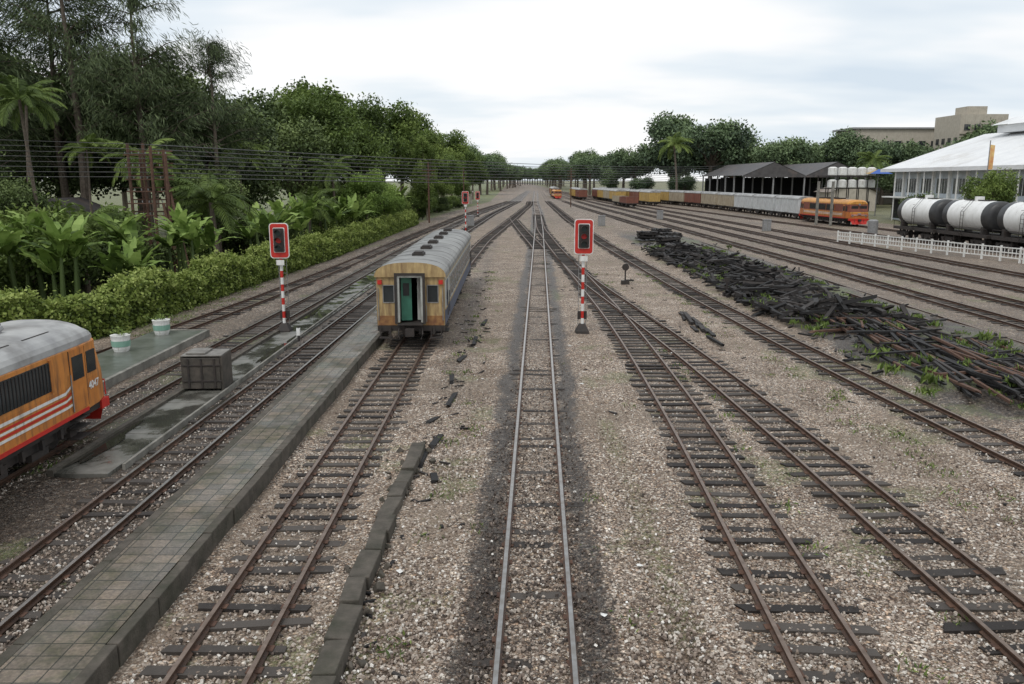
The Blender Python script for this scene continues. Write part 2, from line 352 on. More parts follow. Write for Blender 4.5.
# ------------------------------------------------------------ platform
def pavmat():
    m,nt,N,L,B=newmat('platform_paving');tc=N.new('ShaderNodeTexCoord').outputs['Object']
    b=N.new('ShaderNodeTexBrick');b.offset=0;b.inputs['Scale'].default_value=1;b.inputs['Brick Width'].default_value=.3;b.inputs['Row Height'].default_value=.3
    b.inputs['Mortar Size'].default_value=.012;b.inputs['Color1'].default_value=(.17,.14,.112,1);b.inputs['Color2'].default_value=(.09,.08,.068,1);b.inputs['Mortar'].default_value=(.028,.028,.02,1);b.inputs['Mortar Smooth'].default_value=.3
    L.new(tc,b.inputs['Vector'])
    n=noise(N,L,tc,1.1,7,.75);r=ramp(N,[(.36,(.5,.56,.38)),(.58,(1.15,1.1,1.05))]);L.new(n,r.inputs[0])
    c=mixc(N,L,1.,b.outputs['Color'],r.outputs[0],'MULTIPLY')
    n2=noise(N,L,tc,18,4,.7);r2=ramp(N,[(.35,(.65,.65,.65)),(.7,(1.3,1.3,1.25))]);L.new(n2,r2.inputs[0])
    c=mixc(N,L,1.,c,r2.outputs[0],'MULTIPLY');L.new(c,B.inputs['Base Color'])
    rr=ramp(N,[(.4,(.22,)*3),(.6,(.7,)*3)]);L.new(noise(N,L,tc,.8,4),rr.inputs[0]);L.new(rr.outputs[0],B.inputs['Roughness'])
    bp=N.new('ShaderNodeBump');bp.inputs['Distance'].default_value=.01;bp.inputs['Strength'].default_value=.6;L.new(b.outputs['Fac'],bp.inputs['Height']);bp.invert=True;L.new(bp.outputs[0],B.inputs['Normal'])
    return m
PAV=pavmat()
e=empty('station_platform')
m=M();m.b2(-6.66,-5.56,-3,47,.0,.375);m.obj('paving',[PAV],e)
m=M()
y=-3.
while y<47:
    l=random.uniform(1.1,1.3)
    m.box((-5.47+random.uniform(-.015,.015),y+l/2,.19),(.17+random.uniform(-.01,.01),l-.02,.385+random.uniform(-.02,.01)),0,(0,0,random.uniform(-.012,.012)))
    m.box((-6.75,y+l/2,.19),(.17,l-.02,.38+random.uniform(-.01,.01)),0);y+=l
m.obj('edge_coping',[CONCD],e,bevel=.015)
def wetmat():
    m,nt,N,L,B=newmat('wet_concrete');tc=N.new('ShaderNodeTexCoord').outputs['Object']
    n=noise(N,L,tc,.8,6,.6);r=ramp(N,[(.42,(.045,.044,.038)),(.52,(.10,.098,.085)),(.68,(.19,.185,.165))]);L.new(n,r.inputs[0]);L.new(r.outputs[0],B.inputs['Base Color'])
    r=ramp(N,[(.49,(.03,)*3),(.58,(.5,)*3)]);L.new(n,r.inputs[0]);L.new(r.outputs[0],B.inputs['Roughness'])
    return m
WET=wetmat()
e=empty('service_walkway')
m=M()
for a in np.arange(17.5,62,3.): m.box((-9.75+.012*(a-20),a+1.5,.05),(1.4,2.97,.13),0,(random.uniform(-.004,.004),random.uniform(-.006,.006),-.012))
m.obj('slab',[WET],e,bevel=.01)
m=M();m.loft([[(x,y_,z) for x,z in ((-.07,0),(.07,0),(.07,.2),(-.07,.2))] for y_ in (17.5,50)],0)
o=m.obj('drain_kerb',[CONCD],e,loc=(-10.6,0,0));o.rotation_euler=(0,0,-.012)
m=M();m.b2(-9.0,-8.93,18,52,.0,.17);m.obj('edge_kerb',[CONC],e)
e=empty('side_platform')
m=M();m.b2(-15.3,-13.15,5,34.5,0,.28);m.obj('slab',[nmat('platform_slab',(.15,.16,.14),(.09,.10,.085),1.5,.3,dirt=(.04,.05,.035),damt=.5)],e)
m=M();m.b2(-13.15,-13.0,5,34.5,0,.30);m.b2(-15.3,-13.0,34.5,34.65,0,.3);m.obj('kerb',[CONC],e,bevel=.01)
WATER,nt_,N_,L_2,B_=newmat('puddle_water');B_.inputs['Base Color'].default_value=(.04,.037,.03,1);B_.inputs['Roughness'].default_value=.03;B_.inputs['Specular IOR Level'].default_value=.8
m=M()
for x,y,a,b in ((-10.15,19.6,.24,1.7),(-9.15,31,.16,2.4),(-9.95,40,.2,2.4),(-8.7,23,.10,1.6),(-10.95,29,.14,2.0)):
    t=np.linspace(0,2*np.pi,26,endpoint=False);rr_=1+.22*np.sin(3*t+x)+.14*np.sin(5*t+y)
    m.add(np.stack([x+a*rr_*np.cos(t),y+b*rr_*np.sin(t),np.full(26,.135 if abs(x+9.7)<.7 and y>17.4 else .055)],1),np.arange(26))
m.obj('puddle',[WATER])
m=M();y=5.
while y<18.5:
    l=random.uniform(.75,1.1);off=-2.5+.004*(y-5)+(0 if y<14 else .10*(y-14)*.3)
    m.box((off+random.uniform(-.04,.04),y+l/2,.13+random.uniform(-.04,.01)),(.34+random.uniform(-.05,.02),l-.04,.32 if y<14.5 else .2),0,(random.uniform(-.03,.03),random.uniform(-.07,.07),random.uniform(-.05,.05)-(.05 if y>14 else 0)));y+=l
m.boxes(np.stack([-2.5+rng.normal(0,.3,60),rng.uniform(8,20,60),np.full(60,.04)],1),rng.uniform(.02,.08,(60,3)),rng.uniform(-1,1,(60,3)),jit=.3)
m.obj('concrete_plinth',[CONCD],bevel=.02)

# ------------------------------------------------------------ timber scraps and stacks
m=M();
def tim(n,X,Y,Z,rz,tilt=.05,L_=(.9,1.05),wd=.11,hg=.08,mi=0,sh=None):
    m.boxes(np.stack([X,Y,Z],1),np.stack([rng.uniform(*L_,n),np.full(n,wd)*rng.uniform(.7,1.1,n),np.full(n,hg)*rng.uniform(.7,1.1,n)],1),np.stack([rng.normal(0,tilt,n),rng.normal(0,tilt,n),rz],1),mi,rng.uniform(0,1,n)**1.5 if sh is None else sh,jit=.1)
n=820;Y=rng.uniform(37,76,n);c=15.4+1.2*np.sin(Y*.25);X=c+rng.normal(0,1.7,n);X=np.clip(X,12.7,18.9)
hh=np.exp(-((X-c)/1.6)**2)*(.42+.45*np.sin(Y*.55)+.25*np.sin(Y*1.7));hh=np.clip(hh,0,1.1)
tim(n,X,Y,.10+.2+hh*rng.uniform(0,1,n),rng.choice([0,1.57,.5,-.6],n)+rng.normal(0,.5,n),.2,(.25,1.05),.095,.07)
n=900;Y=rng.uniform(24,85,n);X=16+rng.normal(0,2.1,n);X=np.clip(X,12.4,20.5);tim(n,X,Y,np.full(n,.2),rng.uniform(-3,3,n),.25,(.04,.4),.05,.04)
for (bx,by) in ((15.6,82),(16.9,88),(14.6,72),(17.2,95),(14.8,90)):
    for lv in range(5):
        n=8;o=np.arange(n)*.27-1
        if lv%2: tim(n,np.full(n,bx),by+o,np.full(n,.35+lv*.17),np.zeros(n)+rng.normal(0,.08,n),.03)
        else: tim(n,bx+o,np.full(n,by),np.full(n,.35+lv*.17),np.full(n,1.57)+rng.normal(0,.08,n),.03)
m.obj('timber_pile',[CHAR])
m=M()
n=230;Y=rng.uniform(24,39,n);X=16.2+rng.normal(0,1.3,n)-(Y-30)*.02;X=np.clip(X,13.6,19.5)
tim(n,X,Y,.2+rng.uniform(0,.3,n)*np.exp(-((X-15.8)/1.8)**2),rng.choice([1.50,1.38,1.6,.3],n,p=[.40,.25,.2,.15])+rng.normal(0,.08,n),.035,(.5,2.4),.06,.045,rng.choice([0,0,0,1],n))
m.obj('scrap_rail_pile',[CHAR,RUST])
m=M();n=14;tim(n,8.5+rng.normal(0,.14,n),rng.uniform(33,40,n),.04+rng.uniform(0,.1,n),np.full(n,1.5)+rng.normal(0,.08,n),.03,(.6,1.2),.08,.05)
n=150;Y=rng.uniform(9,60,n);X=np.where(rng.uniform(0,1,n)<.55,-1.9+rng.normal(0,.5,n),rng.uniform(2.5,13,n))
bad=np.zeros(n,bool)
for k in('C','R1','R2','R3'): bad|=np.abs(X-tx(k,Y))<1.2
X=X[~bad];Y=Y[~bad];n=len(X);tim(n,X,Y,np.full(n,.02),rng.uniform(-3,3,n),.12,(.03,.2),.03,.02)
for (x,y,rz,l) in ((-1.95,20.2,1.45,.5),(-1.85,24.2,1.5,.75),(-1.75,17.5,1.7,.25),(-1.9,30,1.4,.5),(-2.2,22,1.3,.35),(-1.55,33.5,1.55,.9),(-1.3,38,1.5,.8),(-2.05,27,1.62,.6),(-2.15,18.9,1.5,.6)):
    m.boxes([(x,y,.02)],[(l,.075,.045)],[(.08,.03,rz)],0,.2,jit=.35)
m.obj('scattered_timber',[CHAR])
m=M();t=np.linspace(0,2*np.pi,9,endpoint=False)
for i in range(26):
    x,y=random.choice([-1.7,2.2,6,9.5])+random.gauss(0,.5),random.uniform(10,45);a=random.uniform(.02,.07)
    m.add(np.stack([x+a*np.cos(t)*rng.uniform(.6,1.2,9),y+a*np.sin(t)*rng.uniform(.6,1.2,9),.045+rng.uniform(0,.02,9)],1),np.arange(9))
m.obj('litter',[WHITE])

# ------------------------------------------------------------ vehicles
def bogie(m,y,mi=0,wb=1.9,w=.98,r=.42):
    for s in (-1,1):
        m.b2(s*w-.06,s*w+.06,y-wb/2-.45,y+wb/2+.45,.42,.62,mi)
        m.b2(s*w-.10,s*w+.10,y-.35,y+.35,.25,.42,mi)
        for q in (-1,1):
            yy=y+q*wb/2
            m.tube([(s*.50,yy,r),(s*.62,yy,r)],r,20,mi)
            m.b2(s*w-.12,s*w+.12,yy-.16,yy+.16,.30,.55,mi)
            m.tube([(s*w,yy-.3,.5),(s*w,yy-.3,.85)],.09,8,mi)
    for q in (-1,1): m.tube([(-.9,y+q*wb/2,r),(.9,y+q*wb/2,r)],.07,8,mi)
def rfprof(w,ze,zt,k=9):
    a=np.linspace(0,np.pi,k*2-1);return [(w*math.copysign(abs(math.cos(t))**.8,math.cos(t)),ze+(zt-ze)*math.sin(t)**.85) for t in a]
def coach(loc,rz,L_=22.):
    e=empty('passenger_coach',loc,rz)
    BLUE=nmat('coach_blue',(.075,.10,.165),(.055,.075,.12),3,.5,dirt=(.07,.06,.05),damt=.5,streak=True)
    CRM=nmat('coach_pale_grey',(.48,.49,.46),(.36,.37,.34),2,.5,dirt=(.14,.11,.08),damt=.45,streak=True)
    YEL=nmat('coach_yellow',(.50,.37,.18),(.38,.27,.12),3,.6,dirt=(.13,.07,.04),damt=.85,streak=True)
    ROOF=nmat('coach_roof',(.29,.29,.275),(.16,.16,.155),1.2,.5,.1,dirt=(.07,.065,.06),damt=.6)
    GRN=nmat('door_green',(.06,.22,.15),(.04,.15,.10),3,.45)
    w=1.36;zb=.78;ze=2.72;zt=3.30
    m=M()
    for s in (-1,1):
        m.b2(min(s*w,s*(w-.06)),max(s*w,s*(w-.06)),.02,L_,zb,1.42,0)
        m.b2(min(s*w,s*(w-.06)),max(s*w,s*(w-.06)),.02,L_,1.42,ze,1)
        m.b2(*(sorted((s*w,s*(w+.02)))),.02,L_,1.40,1.46,2)
        m.b2(*(sorted((s*w,s*(w+.015)))),.02,L_,2.58,2.63,2)
    m.b2(-w+.06,w-.06,.05,L_-.02,zb,zb+.1,3)
    m.b2(-w,w,L_-.08,L_,zb+.1,ze,1)
    m.obj('body_shell',[BLUE,CRM,YEL,BLACK],e,bevel=.01)
    m=M()
    for s in (-1,1):
        ys_=np.arange(2.6,L_-2.2,1.42)
        for y in ys_:
            x0,x1=sorted((s*(w-.01),s*(w+.018)));m.b2(x0,x1,y,y+.98,1.62,2.42,0)
            x0,x1=sorted((s*w,s*(w+.03)))
            m.b2(x0,x1,y-.05,y,1.57,2.47,1);m.b2(x0,x1,y+.98,y+1.03,1.57,2.47,1);m.b2(x0,x1,y,y+.98,2.42,2.47,1);m.b2(x0,x1,y,y+.98,1.57,1.62,1);m.b2(x0,x1,y,y+.98,2.0,2.03,1)
        for y in (.75,L_-1.5):
            x0,x1=sorted((s*(w-.01),s*(w+.012)));m.b2(x0,x1,y,y+.75,.95,2.5,2)
            x0,x1=sorted((s*(w),s*(w+.02)));m.b2(x0,x1,y+.18,y+.57,1.7,2.35,0)
            for q in (-.08,.83): m.tube([(s*(w+.06),y+q,1.1),(s*(w+.06),y+q,2.0)],.018,6,3)
            m.b2(*(sorted((s*(w-.3),s*(w+.05)))),y,y+.75,.38,.42,3);m.b2(*(sorted((s*(w-.3),s*(w+.05)))),y,y+.75,.6,.64,3)
    m.obj('windows_and_doors',[GLASS,STEEL,BLUE,BLACK],e)
    m=M();rp=rfprof(w+.05,ze,zt)
    m.loft([[(x,y,z) for x,z in rp] for y in (-.12,L_+.1)],0,True,True,capmi=1)
    m.obj('roof',[ROOF,YEL],e,smooth=False)
    m=M()
    for y in np.arange(2.8,L_-1,3.4):
        m.b2(-.24,.24,y,y+.9,zt-.03,zt+.1,0);m.b2(-.18,.18,y+.1,y+.8,zt+.1,zt+.15,0)
    for y in np.arange(1.2,L_,2.2): m.loft([[(x*1.004,yy,z+.012) for x,z in rp] for yy in (y,y+.05)],1,True,True)
    m.obj('roof_vents',[BLACK,ROOF],e)
    m=M()
    for s in (-1,1):
        x0,x1=sorted((s*.42,s*(w-.02)))
        m.b2(x0,x1,-.03,.02,zb,1.72,0);m.b2(x0,x1,-.03,.02,2.38,ze,0)
        a0,a1=sorted((s*.42,s*.66));m.b2(a0,a1,-.03,.02,1.72,2.38,0)
        a0,a1=sorted((s*1.08,s*(w-.02)));m.b2(a0,a1,-.03,.02,1.72,2.38,0)
        a0,a1=sorted((s*.66,s*1.08));m.b2(a0,a1,-.005,.01,1.72,2.38,1)
        m.b2(*sorted((s*.64,s*.67)),-.05,-.03,1.70,2.4,2);m.b2(*sorted((s*1.07,s*1.10)),-.05,-.03,1.70,2.4,2);m.b2(*sorted((s*.67,s*1.07)),-.05,-.03,2.38,2.41,2);m.b2(*sorted((s*.67,s*1.07)),-.05,-.03,1.69,1.72,2)
        m.b2(*sorted((s*.42,s*.56)),-.26,-.03,.95,2.72,3)
        m.b2(*sorted((s*.50,s*.60)),-.32,-.26,.9,2.8,4)
        m.tube([(s*.62,-.09,.95),(s*.62,-.09,1.6)],.018,6,2);m.tube([(s*1.27,-.08,1.0),(s*1.27,-.08,2.3)],.018,6,2)
        m.tube([(s*.45,-.25,.72),(s*.48,-.4,.5),(s*.42,-.42,.3)],.03,6,5)
        m.box((s*1.2,-.08,2.52),(.16,.12,.16),6)
        m.b2(*sorted((s*.75,s*1.25)),-.28,0,.30,.34,5);m.b2(*sorted((s*.78,s*.82)),-.2,-.16,.34,.8,5);m.b2(*sorted((s*1.18,s*1.22)),-.2,-.16,.34,.8,5)
        m.b2(*sorted((s*.6,s*1.3)),-.06,-.03,.80,1.18,7)
    m.b2(-.56,.56,-.26,-.03,2.72,2.84,3);m.b2(-.6,.6,-.32,-.26,2.8,2.9,4)
    m.b2(-.5,.5,-.45,-.05,.86,.9,5)
    m.b2(-w+.03,w-.03,-.1,.1,.58,.79,5)
    m.box((0,-.25,.62),(.2,.6,.2),5);m.box((0,-.58,.6),(.34,.22,.3),5)
    for x in (-.85,-.3,.35,.9): m.b2(x-.05,x+.05,-.14,-.1,.45,.8,5)
    m.tube([(-1.0,-.09,2.95),(1.0,-.09,2.95)],.02,6,2)
    m.obj('end_wall',[YEL,GLASS,STEEL,CRM,BLACK,BLACK,RED,nmat('coach_end_rust',(.30,.16,.06),(.16,.07,.035),6,.8)],e)
    m=M();m.box((-.20,.22,1.83),(.42,.04,1.75),0,(0,0,.25));m.box((-.20,.18,2.2),(.24,.03,.5),1,(0,0,.25));m.b2(.22,.42,.35,.40,.95,2.7,2)
    m.b2(-1.25,-.42,.9,.95,.9,2.7,2);m.b2(.42,1.25,.9,.95,.9,2.7,2)
    m.obj('vestibule_door',[GRN,GLASS,CRM],e)
    m=M();bogie(m,3.2);bogie(m,L_-3.2)
    for y,l,wd in ((8,2.2,1.5),(11.5,1.6,1.8),(14,1.2,1.2)): m.b2(-wd/2,wd/2,y,y+l,.35,.78,0)
    m.obj('bogies_and_underframe',[BLACK],e)
    return e
coach((-4.0,32.1,RT),0.004)

def loco(loc,rz,cols,L_=15.,number=None):
    e=empty('diesel_locomotive',loc,rz);upc,loc_,stripes,roofc=cols
    w=1.34;zb=.86;ze=2.52;zt=3.05;h=L_/2
    def ring(y,k):
        return [(-w*k,y,zb),(w*k,y,zb),(w*k,y,1.45),(w*k,y,1.62),(w*k,y,ze),(-w*k,y,ze),(-w*k,y,1.62),(-w*k,y,1.45)]
    st=[(-h,.86),(-h+.55,.97),(-h+1.1,1),(h-1.1,1),(h-.55,.97),(h,.86)]
    m=M();rings=[]
    for y,k in st:
        r_=ring(y,k)
        if abs(y)==h:
            s=math.copysign(1,y);r_=[(x,y-s*max(0,(z-1.55))*.35,z) for x,y,z in r_]
        rings.append(r_)
    m.loft(rings,[1,1,1,0,0,0,1,1],True,False)
    for rr in (rings[0],rings[-1]):
        m.add(rr,[[0,1,2,7],[7,2,3,6],[6,3,4,5]],[1,2,0])
    m.obj('body',[upc,loc_,stripes[0]],e,bevel=.03)
    m=M();rr=[]
    for y,k in ((-h+.28,.84),(-h+.75,.97),(-h+1.5,1),(h-1.5,1),(h-.75,.97),(h-.28,.84)):
        p=rfprof(w*k,ze,zt-(0 if k>.9 else .2));rr.append([(x,y,z) for x,z in p])
    m.loft(rr,0,True,True);m.obj('roof',[roofc],e,smooth=False,bevel=.0)
    m=M()
    for y,wd,l,hh in ((-2.6,1.0,1.8,.16),(0,1.1,1.6,.2),(2.6,1.0,1.8,.16)):
        m.b2(-wd/2,wd/2,y-l/2,y+l/2,zt-.06,zt+hh,0)
    for s in (-1,1):
        for y in np.arange(-h+2,h-2,1.6): m.b2(*sorted((s*.75,s*.95)),y,y+1.1,zt-.22,zt-.1,0)
    for q in (-1,1): m.tube([(.2,q*4.4,zt-.03),(.2,q*4.4+.4,zt+.1)],.07,8,1);m.b2(-.3,.0,q*5-.15,q*5+.15,zt-.08,zt+.14,1)
    m.obj('roof_equipment',[BLACK,STEEL],e)
    m=M()
    for s in (-1,1):
        def P(y0,y1,z0,z1,mi,t=.012): m.b2(*sorted((s*(w-.02),s*(w+t))),y0,y1,z0,z1,mi)
        P(-3.9,4.5,1.72,2.4,0,.02)
        for y in np.arange(-3.85,4.5,.13): P(y,y+.02,1.74,2.38,4,.035)
        for y in (-3.98,-1.3,1.3,4.5): P(y,y+.08,1.68,2.44,2,.045)
        for q in (-1,1):
            yc=q*(h-1.55)
            P(yc-.36,yc+.36,.98,2.46,2,.014)
            for d in (-.37,.36): P(yc+d,yc+d+.015,.98,2.46,4,.017)
            P(yc-.26,yc+.26,1.72,2.3,0,.024)
            m.tube([(s*(w+.05),yc-q*.42,1.0),(s*(w+.05),yc-q*.42,1.9)],.014,6,3)
            y0,y1=sorted((q*(h-.66),q*(h-1.1)))
            m.b2(*sorted((s*(w*.93),s*(w+.012))),y0,y1,1.75,2.3,0)
            for z in (.25,.5,.72): m.b2(*sorted((s*(w-.3),s*(w+.04))),yc-.3,yc+.3,z,z+.03,4)
        for i_,(zc,th,mi) in enumerate(((1.50,.07,5),(1.385,.05,6),(1.31,.05,5),(1.235,.05,6),(1.15,.06,5))):
            P(-h+2.2,h-2.2,zc-th/2,zc+th/2,mi,.006+.001*i_)
            for q in (-1,1):
                a=q*(h-2.2);b=q*(h-1.95)
                x_=s*(w+.006+.001*i_)
                V=[(x_,a,zc-th/2),(x_,b,zc-th/2+.1-.02*i_),(x_,b,zc+th/2+.1-.02*i_),(x_,a,zc+th/2)]
                m.add(V,[0,1,2,3],mi)
        m.b2(*sorted((s*(w-.01),s*(w+.02))),-h+1.2,h-1.2,.84,.93,8)
    for q in (-1,1):
        for x in (-.56,.56):
            m.box((x,q*(h-.165),2.08),(.86,.06,.56),0,(-q*.34,0,0))
            m.box((x*1.5,q*(h+.02),1.2),(.2,.08,.2),7)
        m.box((0,q*(h+.02),1.36),(.42,.1,.24),7);m.tube([(0,q*(h+.0),2.5),(0,q*(h+.08)-q*.25,2.5)],.12,10,7)
        m.box((0,q*(h+.02),1.28),(2.1,.03,.1),6)
        m.b2(-1.25,1.25,*sorted((q*(h-.35),q*(h+.06))),.62,.86,8)
        m.add([(-1.1,q*(h+.02),.62),(1.1,q*(h+.02),.62),(.9,q*(h+.22),.18),(-.9,q*(h+.22),.18)],[0,1,2,3],8)
        m.box((0,q*(h+.3),.66),(.24,.5,.24),4)
        for x in (-.6,.6): m.tube([(x,q*(h+.05),.7),(x,q*(h+.2),.45)],.03,6,4)
        m.tube([(-1.15,q*(h+.1),.9),(-1.15,q*(h+.1),1.3),(1.15,q*(h+.1),1.3),(1.15,q*(h+.1),.9)],.02,6,8)
    m.obj('side_and_end_fittings',[GLASS,GLASS,loc_,STEEL,BLACK,stripes[0],stripes[1],STEEL,RED],e)
    m=M();m.b2(-1.2,1.2,-h+.3,h-.3,.66,.86,0);bogie(m,-h+3.1,0,2.9,1.02,.46);bogie(m,h-3.1,0,2.9,1.02,.46);m.b2(-1.1,1.1,-1.7,1.7,.28,.68,0)
    for s in (-1,1):
        for y in np.arange(-h+1.8,h-1.8,.8): m.b2(*sorted((s*1.15,s*1.25)),y,y+.1,.45,.68,0)
    m.obj('bogies_and_underframe',[BLACK],e)
    if number:
        c=bpy.data.curves.new('number','FONT');c.body=number;c.size=.27;c.extrude=.004;c.offset=.004;c.materials.append(WHITE)
        o=bpy.data.objects.new('number',c);sc.collection.objects.link(o);o.parent=e
        o.location=(w+.02,h-1.12,1.34);o.rotation_euler=(D2R(90),0,D2R(92))
    return e
ORG=nmat('loco_orange',(.64,.26,.06),(.52,.20,.05),3,.42,dirt=(.14,.07,.035),damt=.5,streak=True)
ORG2=nmat('loco_orange_low',(.60,.23,.05),(.47,.17,.04),3,.42,dirt=(.12,.06,.035),damt=.55,streak=True)
YOR=nmat('loco_yellow_orange',(.62,.30,.06),(.5,.22,.045),3,.45,dirt=(.12,.06,.03),damt=.45,streak=True)
MAR=nmat('loco_brown_red',(.24,.07,.04),(.16,.045,.03),3,.5,dirt=(.07,.04,.03),damt=.5,streak=True)
OR3=nmat('loco_dull_orange',(.50,.17,.04),(.38,.12,.03),3,.45,dirt=(.12,.06,.03),damt=.5,streak=True)
GRF=nmat('loco_roof',(.42,.42,.41),(.25,.25,.25),1.5,.5,.1,dirt=(.1,.09,.08),damt=.5)
loco((-11.8,13.6,RT),0.015,(ORG,ORG2,(WHITE,RED),GRF),14.6,'4047')
o=loco((49.0,127,RT),.08,(MAR,OR3,(YOR,WHITE),YOR),17);o.scale=(1.15,1,1.2)

def boxcar(loc,rz,L_,c,name='freight_wagon',roof=None,open_=False):
    e=empty(name,loc,rz);h=L_/2;w=1.25;m=M()
    if open_:
        for s in (-1,1): m.b2(*sorted((s*w,s*(w-.06))),-h,h,.8,2.0,0);m.b2(-w+.06,w-.06,*sorted((s*h,s*(h-.06))),.8,2.0,0)
        m.b2(-w,w,-h,h,.7,.8,1)
    else:
        m.b2(-w,w,-h,h,.8,2.75,0)
    for s in (-1,1):
        for y in np.linspace(-h+.05,h-.05,int(L_/1.1)): m.b2(*sorted((s*w,s*(w+.05))),y-.04,y+.04,.8,2.0 if open_ else 2.75,0)
        if not open_: m.b2(*sorted((s*w,s*(w+.08))),-.9,.9,.9,2.6,2)
    m.obj('body',[c,BLACK,c],e)
    if not open_:
        m=M();p=rfprof(w+.06,2.75,3.2);m.loft([[(x,y,z) for x,z in p] for y in (-h-.05,h+.05)],0,True,True);m.obj('roof',[roof or GRF],e)
    m=M();m.b2(-1.1,1.1,-h-.1,h+.1,.6,.8,0);bogie(m,-h+1.8,0,1.6);bogie(m,h-1.8,0,1.6)
    for s in (-1,1): m.box((0,s*(h+.3),.65),(.2,.5,.2),0)
    m.obj('bogies',[BLACK],e)
    e.scale=(1.1,1,1.18)
def tank(loc,rz,L_=8.6):
    e=empty('tank_wagon',loc,rz);h=L_/2;r=1.15;zc=2.35
    WT=nmat('tank_white',(.78,.78,.77),(.68,.68,.66),2,.45,dirt=(.3,.27,.23),damt=.15,streak=True);m=M()
    prf=[(-h,.25),(-h+.08,.7),(-h+.22,.95),(-h+.42,1.),(-h+1.3,1.),(h-1.3,1.),(h-.42,1.),(h-.22,.95),(h-.08,.7),(h,.25)]
    a=np.linspace(0,2*np.pi,28,endpoint=False)
    for (i0,i1,mi) in ((0,4,1),(4,5,0),(5,9,1)):
        m.loft([[(r*k*math.cos(t),y,zc+r*k*math.sin(t)) for t in a] for y,k in prf[i0:i1+1]],mi,True,i0!=4)
    m.obj('tank_barrel',[WT,nmat('tank_black',(.03,.03,.032),(.05,.05,.05),3,.45)],e,smooth=True)
    m=M();m.tube([(0,0,zc+r-.05),(0,0,zc+r+.3)],.35,16,0);m.b2(-.25,.25,-2.2,2.2,zc+r+.02,zc+r+.06,1)
    for q in (-.25,.25): m.tube([(-r-.1,q,.8),(-r-.1,q,zc+.3),(-.5,q,zc+r+.1)],.02,6,1)
    for q in (-1.6,1.6): m.loft([[( (r+.015)*math.cos(t),y,zc+(r+.015)*math.sin(t)) for t in a] for y in (q-.03,q+.03)],0,True,False)
    for q in np.arange(.9,3.2,.3): m.tube([(-r-.1,-.25,q),(-r-.1,.25,q)],.015,5,1)
    m.b2(-1.2,1.2,-h-.1,h+.1,.82,1.05,1)
    for s in (-1,1):
        for y in (-h+1.2,h-1.2): m.b2(*sorted((s*.5,s*1.0)),y-.2,y+.2,1.05,1.6,1)
        m.tube([(s*1.2,-h,1.05),(s*1.2,-h,1.5),(s*1.2,h,1.5),(s*1.2,h,1.05)],.02,5,1)
    bogie(m,-h+1.6,1,1.6);bogie(m,h-1.6,1,1.6);m.obj('frame_and_fittings',[WT,BLACK],e);return e
for y in (90.5,81.5,72.5,63.5): o=tank((float(tx('R10',y))+.9,y,RT),.04);o.scale=(1.3,.95,1.28)
GW=nmat('wagon_grey_white',(.55,.57,.57),(.42,.44,.45),2,.55,dirt=(.2,.13,.09),damt=.4,streak=True)
BW=nmat('wagon_beige',(.42,.37,.27),(.30,.25,.18),2,.6,dirt=(.12,.07,.04),damt=.6,streak=True)
RW=nmat('wagon_red_oxide',(.22,.08,.05),(.15,.05,.035),2,.6,dirt=(.07,.04,.03),damt=.6,streak=True)
YW=nmat('wagon_yellow',(.50,.34,.10),(.40,.26,.08),2,.55,dirt=(.12,.07,.03),damt=.6,streak=True)
def rowof(k,y,cols,L_,**kw):
    for c in cols:
        yc=y+L_/2;X0=tx(k,yc-4);X1=tx(k,yc+4);boxcar((float(tx(k,yc)),yc,RT),-math.atan2(float(X1-X0),8.),L_,c,**kw);y+=L_+1
    return y
y=rowof('R9',139,[GW,GW,GW,BW],11.2);y=rowof('R9',y+1,[BW,RW,BW,YW,RW,BW,YW,RW,BW,RW],12)
rowof('R10',215,[YW,RW,YW,BW,YW,RW],12)
rowof('R8',240,[YW,BW,YW,RW],12);rowof('R6',275,[RW,YW,YW],12);rowof('R7',200,[RW,BW],11,open_=True)
loco((float(tx('R4',300)),300,RT),0.02,(MAR,YOR,(YOR,WHITE),YOR),15);rowof('R4',309,[RW,YW,RW],13)

